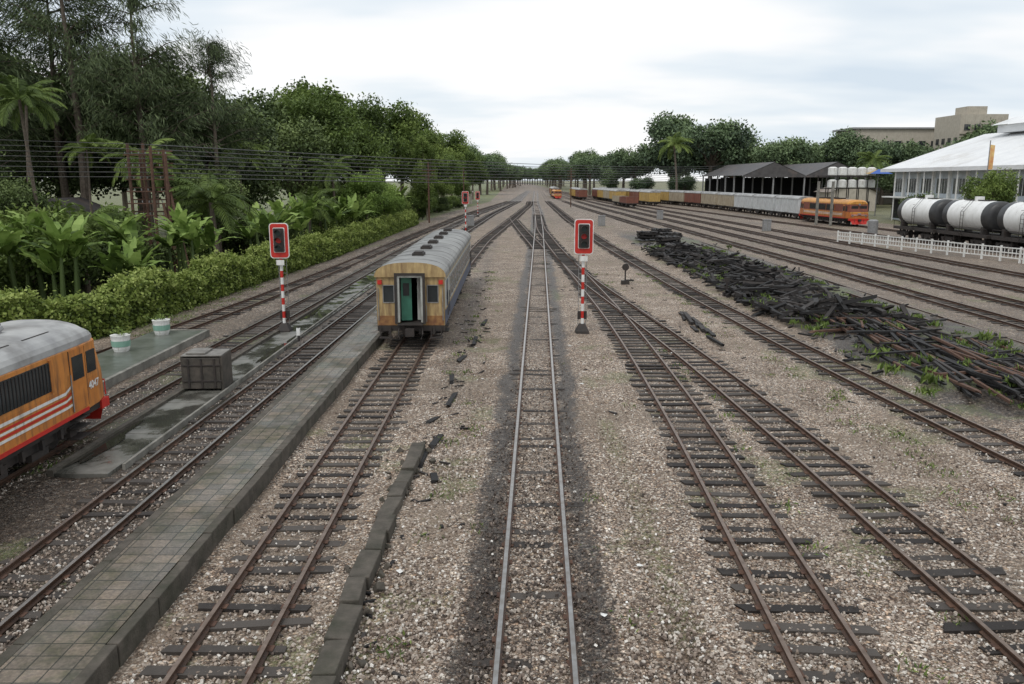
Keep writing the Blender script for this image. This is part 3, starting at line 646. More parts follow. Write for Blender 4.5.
# ------------------------------------------------------------ signals
def rrect(w,h,r,k=5):
    p=[]
    for cx,cz,a0 in ((w/2-r,h/2-r,0),(-w/2+r,h/2-r,90),(-w/2+r,-h/2+r,180),(w/2-r,-h/2+r,270)):
        for i in range(k+1): a=D2R(a0+90*i/k);p.append((cx+r*math.cos(a),cz+r*math.sin(a)))
    return p
LENR=nmat('lens_red',(.5,.02,.02),(.4,.02,.02),3,.2);LENG=nmat('lens_dark',(.03,.05,.05),(.02,.03,.03),3,.2)
def signal(loc,H=4.9,rz=0,lit=True):
    e=empty('railway_signal',loc,rz);m=M();hh=1.5;hw=.82;zc=H-hh/2
    def plate(w,h,r,y0,y1,mi,dz=0): m.loft([[(x,y,z+zc+dz) for x,z in rrect(w,h,r)] for y in (y1,y0)],mi,True,True)
    plate(hw,hh,.14,-.02,.02,0);plate(hw-.07,hh-.07,.12,-.03,-.02,1);plate(.50,hh-.44,.05,-.036,-.03,0,.03);plate(.44,hh-.5,.05,-.10,-.036,2,.03)
    for i,dz in enumerate((.34,.02,-.30)):
        m.tube([(0,-.105,zc+dz),(0,-.11,zc+dz)],.12,16,3 if i==1 else 4)
        a=np.linspace(0,np.pi,9)
        m.loft([[(.145*math.cos(t),y,zc+dz+.145*math.sin(t)) for t in a]+[(.135*math.cos(t),y,zc+dz+.135*math.sin(t)) for t in a[::-1]] for y in (-.10,-.30)],2,True,True)
    m.b2(-.22,.22,.02,.25,zc-.6,zc+.6,2)
    m.box((0,-.04,zc-hh/2-.18),(.34,.03,.22),0)
    m.obj('signal_head',[WHITE,RED,BLACK,LENR,LENG],e)
    m=M();n=9;z=.35;dz=(H-hh-.25-z)/n*1.0
    for i in range(n): m.tube([(0,.1,z+i*dz),(0,.1,z+(i+1)*dz)],.065,14,i%2,cap=False)
    m.tube([(0,.1,z+n*dz),(0,.1,H-.4)],.065,14,1)
    m.obj('mast',[WHITE,RED],e,smooth=True)
    m=M();m.loft([[(-a,.1-a,z),(a,.1-a,z),(a,.1+a,z),(-a,.1+a,z)] for z,a in ((-.05,.30),(.12,.28),(.42,.12))],0);m.b2(-.2,.2,.16,.3,.6,.95,0)
    for q in (-.17,.17): m.tube([(q,.32,.2),(q,.3,H-.5)],.014,5,1)
    for z in np.arange(.6,H-.5,.33): m.tube([(-.17,.31,z),(.17,.31,z)],.011,4,1)
    m.obj('base_and_ladder',[BLACK,STEEL],e)
signal((-9.95,35.2,.05),4.75);signal((3.07,35.2,.02),4.95);signal((-5.5,98,0),5.3);signal((-6.2,150,0),4.6)
m=M();m.tube([(0,0,0),(0,0,1.3)],.05,8,0);m.box((0,0,.12),(.5,.4,.24),0);m.tube([(0,-.08,1.1),(0,.08,1.1)],.22,14,0);m.box((.3,0,.25),(.5,.12,.1),0);m.obj('point_indicator',[BLACK],loc=(7.3,52.6,0))
m=M();m.tube([(0,0,0),(0,0,.9)],.05,8,0);m.box((0,0,.12),(.4,.3,.24),0);m.box((0,0,.95),(.3,.1,.3),0);m.obj('point_indicator',[BLACK],loc=(12.4,47,0))

# ------------------------------------------------------------ small objects on the left
m=M()
for x in (-.6,.6): m.b2(x-.04,x+.04,-.5,.5,0,1.1,0)
for q in (-.5,.5): m.b2(-.56,.56,q-.035,q+.035,.08,1.06,0)
m.b2(-.56,.56,-.46,.46,.05,.12,0)
for q in (-.56,.54):
    for z in (.3,.8): m.b2(-.6,.6,q,q+.02,z,z+.05,2)
    for x in (-.4,0,.4): m.b2(x-.03,x+.03,q-.005,q+.015,.1,1.05,2)
m.b2(-.62,.62,-.52,.52,1.1,1.14,1);m.b2(-.5,.1,-.4,.4,1.145,1.2,1)
m.obj('concrete_bin',[nmat('bin_concrete',(.10,.085,.07),(.05,.045,.038),4,.85,bump=.5,dirt=(.03,.03,.025),damt=.6),nmat('bin_lid',(.22,.21,.19),(.12,.11,.10),4,.6),BLACK],loc=(-9.7,25.4,.11),rz=.05,bevel=.02)
GP=nmat('pot_green',(.25,.42,.34),(.18,.33,.26),3,.5)
for (x,y) in ((-14.7,30.2),(-14.6,33.6)):
    m=M();m.tube([(0,0,0),(0,0,.12),(0,0,.5),(0,0,.62)],[.26,.30,.33,.36],18,0);m.tube([(0,0,.2),(0,0,.42)],[.325,.345],18,1,cap=False)
    P=rng.normal(0,.16,(90,3));P[:,2]=.66+abs(P[:,2])*.8;m.leaves(P,.07,.4,.3,2,rng.uniform(.2,1,90))
    m.obj('planter_drum',[WHITE,GP,LEAF],loc=(x,y,.28))
m=M();m.b2(-.6,.6,-.9,.9,.45,.52,0);m.b2(-.6,.6,.86,.9,.5,1.0,0);m.b2(-.6,.6,-.9,-.86,.52,.8,0)
for x in (-.5,.5):
    for q in (-.6,.6): m.tube([(x-.04,q,.2),(x+.04,q,.2)],.2,12,1)
    m.b2(x-.03,x+.03,-.7,.7,.3,.45,1)
m.obj('platform_trolley',[nmat('trolley_blue',(.06,.13,.30),(.04,.09,.2),4,.5),BLACK],loc=(-6.15,44.5,.375),bevel=.01)
m=M();m.tube([(0,0,0),(0,0,.55)],.05,8,1);m.box((0,0,.4),(.14,.1,.3),0);m.obj('marker_post',[WHITE,BLACK],loc=(-8.75,33,.1))

# ------------------------------------------------------------ vegetation
def broad(seed,H,R,ch,nc,nl,s,asp=.55,mat=LEAF,flat=.8,low=.0):
    global rng;rng=np.random.default_rng(seed);m=M();zc=H-ch/2
    lean=rng.normal(0,.3,2)
    m.tube([(0,0,-.3),(lean[0]*.5,lean[1]*.5,zc*.5),(lean[0],lean[1],zc)],[R*.065,R*.05,R*.03],9,0)
    d=rng.normal(size=(nc,3));d/=np.linalg.norm(d,axis=1)[:,None];rad=rng.uniform(.35,1,nc)**.6
    C=d*rad[:,None]*np.array([R*.8,R*.8,ch*.42])+[lean[0],lean[1],zc];rr=R*.27*rng.uniform(.55,1.45,nc)
    for c,r_ in zip(C,rr):
        if rng.uniform()<.6: 
            b=np.array([lean[0]*.7,lean[1]*.7,zc*.62]);mid=(b+c)/2+rng.normal(0,.3,3)
            m.tube([b,mid,c],[R*.025,R*.015,.03],5,0)
    cnt=(nl*rr**2/np.sum(rr**2)).astype(int)
    for c,r_,k in zip(C,rr,cnt):
        q=rng.normal(size=(k,3));q/=np.linalg.norm(q,axis=1)[:,None];q*=(rng.uniform(.25,1,k)**.45)[:,None]*(1+rng.normal(0,.22,k))[:,None]
        P=c+q*r_*[1,1,flat];cs=rng.uniform(0,1)
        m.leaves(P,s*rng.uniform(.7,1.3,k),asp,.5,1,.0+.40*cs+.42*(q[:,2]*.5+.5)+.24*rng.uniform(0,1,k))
    return m.mesh('broadleaf_tree',[BARK,mat],False)
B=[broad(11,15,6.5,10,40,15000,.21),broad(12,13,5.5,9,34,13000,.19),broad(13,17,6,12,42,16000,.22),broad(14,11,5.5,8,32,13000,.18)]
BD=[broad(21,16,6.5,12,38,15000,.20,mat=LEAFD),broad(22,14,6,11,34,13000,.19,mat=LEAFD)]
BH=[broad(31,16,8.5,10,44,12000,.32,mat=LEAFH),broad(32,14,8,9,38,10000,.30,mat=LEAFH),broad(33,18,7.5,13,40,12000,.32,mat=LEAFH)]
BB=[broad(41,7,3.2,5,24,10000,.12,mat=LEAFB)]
COL=[broad(51,14,2.0,12.8,46,15000,.14,.35,LEAF,1.8)]
SH=[broad(61,4.2,3.0,4.2,24,9000,.12,mat=LEAF),broad(62,3.6,2.8,3.6,22,9000,.12,mat=LEAFD)]
def casu(seed,H):
    global rng;rng=np.random.default_rng(seed);m=M()
    m.tube([(0,0,-.3),(.2,.1,H*.4),(.1,-.2,H*.8),(0,0,H)],[.28,.2,.09,.02],8,0)
    for i in range(54):
        z=H*rng.uniform(.3,.98);a=rng.uniform(0,6.28);l=(1-z/H*.7)*H*.36*rng.uniform(.5,1.25)
        d=np.array([math.cos(a),math.sin(a),rng.uniform(.2,.9)]);p0=np.array([0,0,z]);p1=p0+d*l*.55;p2=p1+d*[1,1,.3]*l*.45
        m.tube([p0,p1,p2],[.05,.03,.01],4,0,cap=False)
        k=270;t=rng.uniform(.25,1.05,k)[:,None];P=p0+(p2-p0)*t+rng.normal(0,.30,(k,3))*(.5+t*.9)
        ax=np.tile(np.array([d[0]*.5,d[1]*.5,-.5]),(k,1))
        m.leaves(P,rng.uniform(.16,.32,k),.10,.1,1,rng.uniform(.1,.9,k),axis=ax)
    return m.mesh('casuarina_tree',[BARK,LEAFC])
def palm(seed,H,nf=20,fl=3.2,tr=.16,mat=LEAF):
    global rng;rng=np.random.default_rng(seed);m=M();ln=rng.normal(0,.06*H,2)
    m.tube([(0,0,-.2),(ln[0]*.2,ln[1]*.2,H*.4),(ln[0]*.7,ln[1]*.7,H*.8),(ln[0],ln[1],H)],[tr*1.4,tr,tr*.85,tr*.8],9,0)
    for i in range(nf):
        az=i*2.4+rng.normal(0,.15);el=rng.uniform(-.25,1.25);p=np.array([ln[0],ln[1],H]);pts=[p];k=12;st=fl/k
        h=np.array([math.cos(az),math.sin(az),0])
        for j in range(k):
            e_=el-(j/k)**1.3*1.5;p=p+st*(h*math.cos(e_)+np.array([0,0,math.sin(e_)]));pts.append(p)
        pts=np.array(pts);m.tube(pts,np.linspace(.035,.008,k+1),4,1,.7,cap=False)
        side=np.cross(h,[0,0,1])
        t=np.linspace(.12,.99,38);ti=t*k;i0=np.minimum(ti.astype(int),k-1);fr=(ti-i0)[:,None];Q=pts[i0]*(1-fr)+pts[i0+1]*fr;tan=pts[i0+1]-pts[i0];tan/=np.linalg.norm(tan,axis=1)[:,None]
        for s in (-1,1):
            ll=(.22*fl*np.sin(np.pi*np.clip(t*.9+.08,0,1))**.6)[:,None]
            dr=side*s*.8+tan*.55+np.array([0,0,-.35])+rng.normal(0,.08,(38,3));dr/=np.linalg.norm(dr,axis=1)[:,None]
            A=Q;Bm=Q+dr*ll*.5+tan*.045;Cc=Q+dr*ll+np.array([0,0,-.12])*ll;Dd=Q+dr*ll*.5-tan*.045
            m.add(np.stack([A,Bm,Cc,Dd],1).reshape(-1,3),np.arange(152).reshape(38,4),1,rng.uniform(.3,.85)+rng.uniform(-.1,.1,38))
    return m.mesh('palm_tree',[BARK,mat])
def banana(seed,n=3,H=2.6):
    global rng;rng=np.random.default_rng(seed);m=M()
    for s_ in range(n):
        b=np.append(rng.normal(0,.6,2),0.);hh=H*rng.uniform(.7,1.15);top=b+[rng.normal(0,.15),rng.normal(0,.15),hh]
        m.tube([b,(b+top)/2,top],[.15,.12,.07],8,0)
        for i in range(8):
            az=i*2.4+rng.normal(0,.3);el=rng.uniform(.6,1.5);h=np.array([math.cos(az),math.sin(az),0]);p=top.copy();l=rng.uniform(1.9,2.8);k=12;pts=[p]
            dd=rng.uniform(.6,1.5)
            for j in range(k):
                e_=el-(j/k)**1.4*dd;p=p+(l/k)*(h*math.cos(e_)+np.array([0,0,math.sin(e_)]));pts.append(p)
            pts=np.array(pts);side=np.cross(h,[0,0,1]);t=np.linspace(0,1,k+1)
            wd=.34*np.sin(np.pi*np.clip(t,0,1)**.75)**.7*(t>.08)+.02
            sh=rng.uniform(.15,.95)
            for sg in (1,-1):
                w1=wd*rng.uniform(.65,1.1,k+1);A=pts+sg*side*w1[:,None]+[0,0,.06];A[:,2]-=w1*.5*rng.uniform(0,1,k+1)
                V=np.concatenate([pts,A]);F=[[j,j+1,k+1+j+1,k+1+j] for j in range(k) if rng.uniform()>.06];m.add(V,F,1,np.clip(sh+rng.uniform(-.12,.12,len(F)),0,1))
    return m.mesh('banana_plant',[LEAFD,LEAFB])
CA=[casu(71,19),casu(72,17)]
PA=[palm(81,11,18,2.6,.11),palm(82,4.8,22,3.6,.18),palm(83,8,20,3.2,.15)]
BN=[banana(91,4),banana(92,3,3.0),banana(93,4,2.3)]
rnd=random.Random(5)
def put(me,name,x,y,s=1,z=0): place(me,name,(x,y,z),rnd.uniform(0,6.28),s)
for x,y,s in ((-42,66,1.3),(-36,70,1.4),(-31,71,1.25),(-25.5,72,.95),(-47,70,1.4),(-39.5,74,1.45)): put(CA[rnd.randint(0,1)],'casuarina_tree',x,y,s)
put(PA[0],'palm_tree',-30.8,54,1.05);put(PA[0],'palm_tree',-35,60,1.1);put(PA[2],'palm_tree',-27,62,1.0);put(PA[1],'palm_tree',-20.8,58,1.05);put(PA[2],'palm_tree',-25,78,1.1);put(PA[1],'palm_tree',-24.5,47,.8);put(PA[2],'palm_tree',-19.5,92,.95);put(PA[1],'palm_tree',-18.8,76,.9);put(PA[0],'palm_tree',-31.5,62,.8)
for x,y,k,s in ((-22.0,41,0,1.0),(-24.5,43,1,1.1),(-20.2,42.5,2,.85),(-19.6,50,1,.95),(-20.5,51.5,0,1.),(-18.8,62,2,1.1),(-18.4,66,1,1.1),(-18.8,72,0,1.1),(-17.8,80,1,1.1),(-17.5,88,2,1.2),(-26,39,2,1.2),(-22.6,46,1,1.05),(-17.2,105,0,1.2),(-16.8,118,1,1.3)):
    put(BN[k],'banana_plant',x,y,s)
for x,y,s,q in ((-34,76,1.05,0),(-43,80,1.2,1),(-50,76,1.2,0),(-29,84,1.1,1),(-36,88,1.2,0),(-25,95,1.0,1),(-56,84,1.3,0),(-32,102,1.25,1),(-44,100,1.3,0),(-26,70,.62,1),(-30,78,.95,0),(-39,58,.62,0),(-33,54,.5,1),(-46,54,.7,0),(-23.5,66,.42,0)):
    put(BD[q],'broadleaf_tree',x,y,s)
for x,y,s,k in ((-25,107,1.15,0),(-29,118,1.25,2),(-22.5,122,1.12,1),(-26.5,135,1.3,0),(-19.5,165,1.,2),(-24,155,1.25,2),(-32,140,1.3,0),(-20,185,1.1,0),(-17.5,205,1.05,1),(-24,180,1.25,2),(-16.5,230,1.05,3),(-14.5,255,1.1,0),(-13.5,285,1.,1),(-20,240,1.25,2),(-22,110,.55,3),(-20.5,98,.55,3),(-16.5,175,.7,3),(-14,215,.7,3)):
    put(B[k],'broadleaf_tree',x,y,s)
put(COL[0],'cypress_tree',-14.1,138,1.06);put(COL[0],'cypress_tree',-15.2,141,.92)
for x,y,s in ((-17.0,98,1.05),(-16.4,106,.85),(-19,110,1.15)): put(BB[0],'broadleaf_tree',x,y,s)
for i in range(46):
    y=38+i*3.6;x=np.interp(y,[38,60,96,160,210],[-27,-23,-18.5,-15.5,-13])-rnd.uniform(0,3.5);put(SH[i%2],'shrub',float(x),y,rnd.uniform(.6,1.2))
for i in range(20): put(SH[i%2],'shrub',-29-rnd.uniform(0,22),42+rnd.uniform(0,18),rnd.uniform(.8,1.4))
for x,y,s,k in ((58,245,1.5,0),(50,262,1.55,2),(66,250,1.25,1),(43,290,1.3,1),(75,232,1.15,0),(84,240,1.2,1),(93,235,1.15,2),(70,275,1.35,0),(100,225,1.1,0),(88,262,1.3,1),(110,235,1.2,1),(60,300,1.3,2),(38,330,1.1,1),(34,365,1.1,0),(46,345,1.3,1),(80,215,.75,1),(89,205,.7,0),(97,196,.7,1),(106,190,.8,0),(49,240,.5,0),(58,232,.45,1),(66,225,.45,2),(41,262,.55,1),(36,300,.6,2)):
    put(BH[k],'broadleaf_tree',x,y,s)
put(PA[2],'palm_tree',46,232,2.0);put(PA[2],'palm_tree',84,196,1.4)
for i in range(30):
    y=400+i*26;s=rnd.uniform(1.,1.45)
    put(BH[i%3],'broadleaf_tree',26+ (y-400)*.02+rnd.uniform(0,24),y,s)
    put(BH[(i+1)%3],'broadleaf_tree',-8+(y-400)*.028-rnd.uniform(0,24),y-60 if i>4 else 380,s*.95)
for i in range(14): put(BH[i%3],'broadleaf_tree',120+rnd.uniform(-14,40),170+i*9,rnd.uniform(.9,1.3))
for i in range(10): put(BD[i%2],'broadleaf_tree',-58-rnd.uniform(0,30),74+i*14,rnd.uniform(1.,1.3))
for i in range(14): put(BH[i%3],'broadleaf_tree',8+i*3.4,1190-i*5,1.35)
put(B[3],'broadleaf_tree',58.0,101,.72);put(SH[0],'shrub',61.5,126,1.1)
# hedge
rng=np.random.default_rng(99)
hp=np.array([(-27,22),(-22,27),(-19.6,31),(-17.9,35),(-17.5,45),(-17.1,54),(-16.1,70),(-15.6,96),(-15.0,125)])
seg=np.linalg.norm(np.diff(hp,axis=0),axis=1);cum=np.concatenate([[0],np.cumsum(seg)])
n=100000;t=rng.uniform(0,1,n)**1.35*cum[-1];cx=np.interp(t,cum,hp[:,0]);cy=np.interp(t,cum,hp[:,1])
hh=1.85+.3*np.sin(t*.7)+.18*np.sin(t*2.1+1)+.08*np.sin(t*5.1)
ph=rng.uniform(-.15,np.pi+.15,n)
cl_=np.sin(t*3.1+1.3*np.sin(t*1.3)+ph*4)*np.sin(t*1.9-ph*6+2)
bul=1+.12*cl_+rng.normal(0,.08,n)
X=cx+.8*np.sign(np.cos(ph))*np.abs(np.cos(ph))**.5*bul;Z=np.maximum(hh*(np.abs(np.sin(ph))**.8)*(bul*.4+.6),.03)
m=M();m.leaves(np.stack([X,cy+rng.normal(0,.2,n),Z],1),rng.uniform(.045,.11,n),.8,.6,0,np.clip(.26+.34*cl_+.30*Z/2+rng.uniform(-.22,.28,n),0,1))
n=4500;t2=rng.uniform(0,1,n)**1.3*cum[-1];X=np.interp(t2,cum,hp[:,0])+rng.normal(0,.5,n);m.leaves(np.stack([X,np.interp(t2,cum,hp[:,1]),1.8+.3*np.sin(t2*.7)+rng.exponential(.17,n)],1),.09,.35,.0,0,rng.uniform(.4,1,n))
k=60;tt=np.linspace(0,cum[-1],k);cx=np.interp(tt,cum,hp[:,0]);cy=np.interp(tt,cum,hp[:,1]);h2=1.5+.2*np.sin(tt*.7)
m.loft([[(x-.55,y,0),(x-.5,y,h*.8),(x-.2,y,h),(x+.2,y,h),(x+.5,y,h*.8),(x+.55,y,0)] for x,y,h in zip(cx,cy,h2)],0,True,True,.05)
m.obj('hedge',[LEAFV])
# weeds
m=M()
for i in range(1000):
    q=rng.uniform()
    if q<.4: x,y=rng.uniform(12.6,21),rng.uniform(22,80)
    elif q<.74: x,y=rng.choice([-1.6,2.3,2.7,6.1,9.2,10.0])+rng.normal(0,.4),rng.uniform(9,60)
    elif q<.85: x,y=-12.8+rng.normal(0,1.0),rng.uniform(8,20)
    else: x,y=rng.uniform(-17,-15.5),rng.uniform(34,70)
    if any(abs(x-tx(k_,y))<.75 for k_ in TR): continue
    h=rng.uniform(.03,.10)*(3.2 if q<.4 else 1);k=int(rng.uniform(8,34));B_=np.array([x,y,.03+(.15 if q<.4 else 0)])+rng.normal(0,.15,(k,3))*[1,1,0]
    B_[:,2]+=h*.5;m.leaves(B_,h*rng.uniform(.5,1.,k),.22,.0,0,rng.uniform(.2,1,k),axis=np.tile([0,0,1.],(k,1))+rng.normal(0,.6,(k,3)))
m.obj('weeds',[LEAF])

# ------------------------------------------------------------ poles, wires
m=M()
base=(-25.6,56)
for dx,dy,h in ((0,0,9.0),(.9,.3,9.0),(1.6,-.2,8.8),(2.2,.4,8.6),(.4,.9,8.4),(2.6,-.3,8.3)):
    m.tube([(dx,dy,0),(dx,dy,h)],.10,6,0)
for z in np.arange(4.2,8.8,.8): m.b2(-.3,2.9,-.06,.06,z,z+.08,0);m.b2(-.2,2.8,.35,.45,z+.25,z+.33,0)
for z in np.arange(4.2,8.8,.8):
    for x in np.arange(-.2,2.9,.45): m.tube([(x,0,z+.1),(x,0,z+.24)],.035,6,1)
m.tube([(2.5,0,6.5),(4.0,-1,0)],.1,6,0);m.tube([(2.1,0,5.0),(3.4,-1,0)],.1,6,0)
m.obj('telegraph_pole',[RUST,STEEL],loc=(base[0],base[1],0))
m=M()
for i in range(8):
    p0=np.array([base[0]+1.5,56,8.9-.3*i]);p1=np.array([62,235,10.6-.5*i]);t=np.linspace(0,1,24)[:,None];P=p0+(p1-p0)*t;P[:,2]-=1.6*(4*t*(1-t))[:,0]*.55
    m.tube(P,.034,4,0,cap=False)
    p1=np.array([-60,40,9.6-.4*i]);P=p0+(p1-p0)*t;m.tube(P,.02,4,0,cap=False)
m.obj('overhead_wires',[nmat('wire_grey',(.10,.10,.10),(.06,.06,.06),3,.6)])
m=M();m.tube([(0,0,0),(0,0,11)],.15,8,0)
for z in (10.2,9.4,8.6,7.8): m.b2(-1.2,1.2,-.05,.05,z,z+.1,0)
pm=m.mesh('telegraph_pole',[RUST])
for x,y in ((62,235),(14.5,205),(-13,130),(-11,190),(30,420)): place(pm,'telegraph_pole',(x,y,0),0,.85)
m=M();m.boxes([[0,0,3.2]],[[.16,.16,3.2]]);pm=m.mesh('concrete_post',[CONC])
for x,y in ((45.6,124),(46.6,121)): place(pm,'concrete_post',(x,y,0))

# ------------------------------------------------------------ right-hand buildings etc.
BWALL=nmat('wall_pale_blue',(.50,.55,.58),(.42,.46,.5),1,.7,dirt=(.25,.25,.24),damt=.3,streak=True)
WRF=nmat('roof_white_metal',(.74,.75,.75),(.64,.65,.66),.4,.45,dirt=(.5,.48,.45),damt=.3)
e=empty('white_warehouse',(3,0,0));m=M()
y0,y1=84,142;x0,x1=62,92;xr=77;ez,rz_=8.4,14.2
m.add([(x0-2,y0-1,ez),(x0-2,y1+1,ez),(xr,y1+1,rz_),(xr,y0-1,rz_),(x1+2,y1+1,ez),(x1+2,y0-1,ez)],[[0,3,2,1],[3,5,4,2]])
m.add([(x0-2,y0-1,ez-.35),(x0-2,y1+1,ez-.35),(xr,y1+1,rz_-.35),(xr,y0-1,rz_-.35),(x1+2,y1+1,ez-.35),(x1+2,y0-1,ez-.35)],[[0,1,2,3],[3,2,4,5]])
for y in np.arange(y0-1,y1+1,.9):
    m.add([(x0-2,y,ez+.002),(x0-2,y+.06,ez+.002),(x0-2,y+.03,ez+.05),(xr,y,rz_+.002),(xr,y+.06,rz_+.002),(xr,y+.03,rz_+.05)],[[0,2,5,3],[2,1,4,5]])
m.b2(x0-2.05,x0-1.95,y0-1,y1+1,ez-.5,ez+.05)
m.b2(xr-3,xr+3,y0+8,y1-8,rz_-.3,rz_+.9);m.add([(xr-3.6,y0+7,rz_+.9),(xr-3.6,y1-7,rz_+.9),(xr,y1-7,rz_+2.2),(xr,y0+7,rz_+2.2),(xr+3.6,y1-7,rz_+.9),(xr+3.6,y0+7,rz_+.9)],[[0,3,2,1],[3,5,4,2]])
m.obj('roof',[WRF],e)
m=M();m.b2(x0,x0+.3,y0,y1,0,ez-.4,0);m.b2(x0,x1,y1-.3,y1,0,ez-.4,0)
m.add([(x0,y1-.1,ez-.4),(x1,y1-.1,ez-.4),(xr,y1-.1,rz_-.4)],[0,1,2],0);m.add([(x0,y0,ez-.4),(x1,y0,ez-.4),(xr,y0,rz_-.4)],[0,1,2],0);m.b2(x0+.3,x1,y0,y0+.3,0,ez-.4,0)
for y in np.arange(y0+1,y1,4.8):
    m.b2(x0-.35,x0,y,y+.5,0,ez-.4,1);m.b2(x0-.06,x0,y+1.,y+4.2,4.6,6.8,2);m.b2(x0-.06,x0,y+1.,y+4.2,.3,3.4,3)
    for q in (1.8,2.6,3.4): m.b2(x0-.1,x0-.06,y+q-.03,y+q+.03,4.6,6.8,1)
m.b2(x0-1.9,x0,y0,y1,3.7,3.9,1)
for y in np.arange(y0+1,y1,4.8): m.b2(x0-1.8,x0-1.65,y,y+.15,0,8.1,1)
m.obj('walls_and_windows',[BWALL,WHITE,GLASS,DARK],e)
e=empty('apartment_building');m=M()
BEI=nmat('wall_beige',(.46,.42,.35),(.38,.34,.28),1,.8,dirt=(.2,.18,.15),damt=.4,streak=True)
m.b2(114,126,215,228,0,23,0);m.b2(96,140,236,250,0,20.5,0);m.b2(116,121,216,222,23,25,0);m.b2(95,141,235.5,250.5,20.5,21.,2)
for z in np.arange(3,21,3.2):
    for x in np.arange(115,125,2.6): m.b2(x,x+1.5,214.9,215,z,z+1.5,1)
    m.b2(113.8,126.2,214.7,215,z-.9,z-.75,0)
for z in np.arange(3,19,3.2):
    for x in np.arange(97,139,3.4): m.b2(x,x+1.8,235.9,236,z,z+1.5,1)
    for y in np.arange(216,227,3): m.b2(113.9,114,y,y+1.5,z,z+1.5,1)
m.obj('walls_and_windows',[BEI,GLASS,STEEL],e)
e=empty('open_shed');m=M();SHR=nmat('shed_roof',(.09,.085,.085),(.055,.05,.05),1,.6,dirt=(.16,.12,.1),damt=.3)
def gab(m,x0,x1,y0,y1,ez,rz_,mi=0):
    xm=(x0+x1)/2;m.add([(x0,y0,ez),(x0,y1,ez),(xm,y1,rz_),(xm,y0,rz_),(x1,y1,ez),(x1,y0,ez)],[[0,3,2,1],[3,5,4,2]],mi)
gab(m,52,66,188,230,7.6,10.6);gab(m,66.2,80,188,230,7.6,10.6);m.b2(52,80,188,188.2,7.2,7.6)
for a in (52,66.2): m.add([(a,188.1,7.6),(a+14,188.1,7.6),(a+7,188.1,10.5)],[0,1,2])
m.obj('roof',[SHR],e)
m=M()
for x in (52.3,59,66,73,79.7):
    for y in np.arange(188.5,230,8): m.b2(x-.15,x+.15,y-.15,y+.15,0,7.6,0)
m.b2(53,79,229,229.3,0,7,1);m.b2(53,79,212,212.3,0,7.2,1)
for x in np.arange(54,78,4.5): m.b2(x,x+2.6,200,209,0,2.6,1 if int(x)%2 else 2)
m.obj('posts_and_interior',[STEEL,DARK,RUST],e)
for (x0,x1,y0,y1,ez,rz_) in ((-30,-24,126,134,4.2,6.2),(-21,-17.5,112,118,3.2,4.6),(-40,-32,62,69,3.4,5.2),(-15.5,-11.5,232,240,3.2,4.8),(68,78,178,186,4.,6.2)):
    e=empty('small_house');m=M();gab(m,x0-.5,x1+.5,y0-.5,y1+.5,ez,rz_);m.obj('roof',[SHR if x0<-31 else nmat('roof_rust_sheet',(.3,.27,.24),(.2,.16,.13),1,.6)],e)
    m=M();m.b2(x0,x1,y0,y1,0,ez,0);m.add([(x0,y0,ez),(x1,y0,ez),((x0+x1)/2,y0,rz_-.1)],[0,1,2],0)
    m.b2(x0+.8,x0+1.8,y0-.05,y0,1,2.2,1);m.b2(x1-2.4,x1-1.4,y0-.05,y0,0,2.1,1);m.b2(x1,x1+.05,y0+1,y0+2.2,1,2.2,1);m.obj('walls',[BEI,DARK],e)
e=empty('water_tank_stand');m=M()
for i in range(5):
    for z in (5.2,7.4):
        x=57.5+i*2.25;y=150+i*1.2;m.tube([(x,y,z),(x,y,z+.1),(x,y,z+1.3),(x,y,z+1.5)],[.72,.8,.8,.4],18,0)
m.obj('tanks',[WHITE],e)
m=M()
for z in (5.0,7.2): m.loft([[(56+a,149+b,z) ,(69+a,156+b,z),(69+a,156+b,z+.15),(56+a,149+b,z+.15)] for a,b in ((0,0),(-1,1.9))],0)
for i in range(6):
    for d in (0,1): m.tube([(56.2+i*2.4-d*.9,149.2+i*1.3+d*1.6,0),(56.2+i*2.4-d*.9,149.2+i*1.3+d*1.6,7.3)],.09,6,0)
m.obj('frame',[BLACK],e)
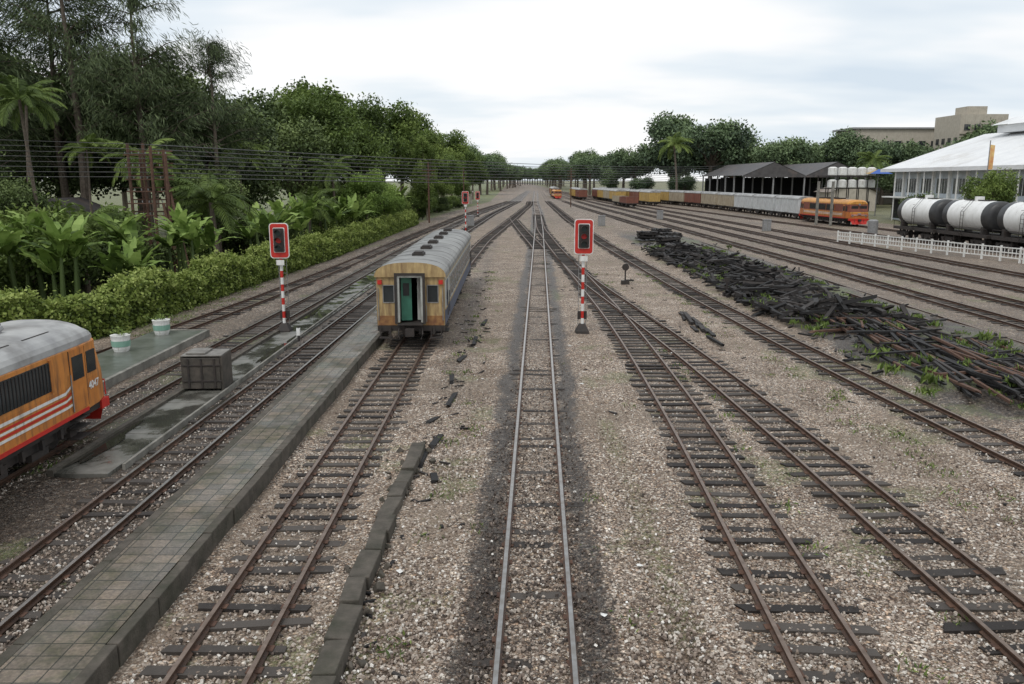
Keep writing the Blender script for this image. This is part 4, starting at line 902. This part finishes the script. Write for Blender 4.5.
m=M();m.tube([(0,0,0),(0,0,11.5)],.06,6,0)
m.add([(0,0,11.0),(.7,.1,10.9),(.7,.15,7.9),(0,0,7.9)],[0,1,2,3],1);m.obj('banner_pole',[STEEL,nmat('banner_cloth',(.75,.6,.25),(.6,.2,.08),1.2,.7)],loc=(60.5,106.5,0))
m=M();m.tube([(0,0,-8),(0,0,3.0)],.08,6,1);m.add([(-3,-2,3),(3,-2,3),(3,2,3),(-3,2,3),(0,0,4.2)],[0,1,4],0);m.add([(-3,-2,3),(3,-2,3),(3,2,3),(-3,2,3),(0,0,4.2)],[[1,2,4],[2,3,4],[3,0,4]],2)
m.obj('awning',[nmat('awning_blue',(.05,.12,.4),(.04,.1,.33),2,.6),STEEL,YW],loc=(67,153,5.6)).scale=(.7,.7,.7)
m=M();P=[(34.8,88),(36.9,80.8),(41.1,65.8),(44.8,52),(47,40)]
for (a,b),(c,d) in zip(P[:-1],P[1:]):
    l=math.hypot(c-a,d-b);ang=math.atan2(d-b,c-a)
    for z in (.35,.75,1.15): m.box(((a+c)/2,(b+d)/2,z),(l,.05,.09),0,(0,0,ang))
    for t in np.arange(0,l,1.9): m.box((a+(c-a)*t/l,b+(d-b)*t/l,.65),(.13,.13,1.3),0,(0,0,ang))
    for t in np.arange(0,l,.38): m.box((a+(c-a)*t/l,b+(d-b)*t/l+.04,.75),(.04,.04,.85),0,(0,0,ang))
m.obj('white_fence',[WHITE])
m=M();m.tube([(0,0,0),(0,0,1.6)],.6,16,0);m.tube([(0,0,1.6),(0,0,1.75)],[.6,.4],16,0);m.obj('storage_drum',[STEEL],loc=(45,103,0))
for x,y in ((8.3,95),(13,120),(-6,120),(25,140),(33.3,108)):
    m=M();m.b2(-.5,.5,-.3,.3,.1,1.5,0);m.b2(-.55,.55,-.35,.35,1.5,1.56,0);m.b2(-.55,.55,-.35,.35,0,.1,1);m.b2(-.02,.02,-.32,-.3,.2,1.4,1);m.obj('relay_cabinet',[STEEL,CONC],loc=(x,y,0),bevel=.01)
print('done')
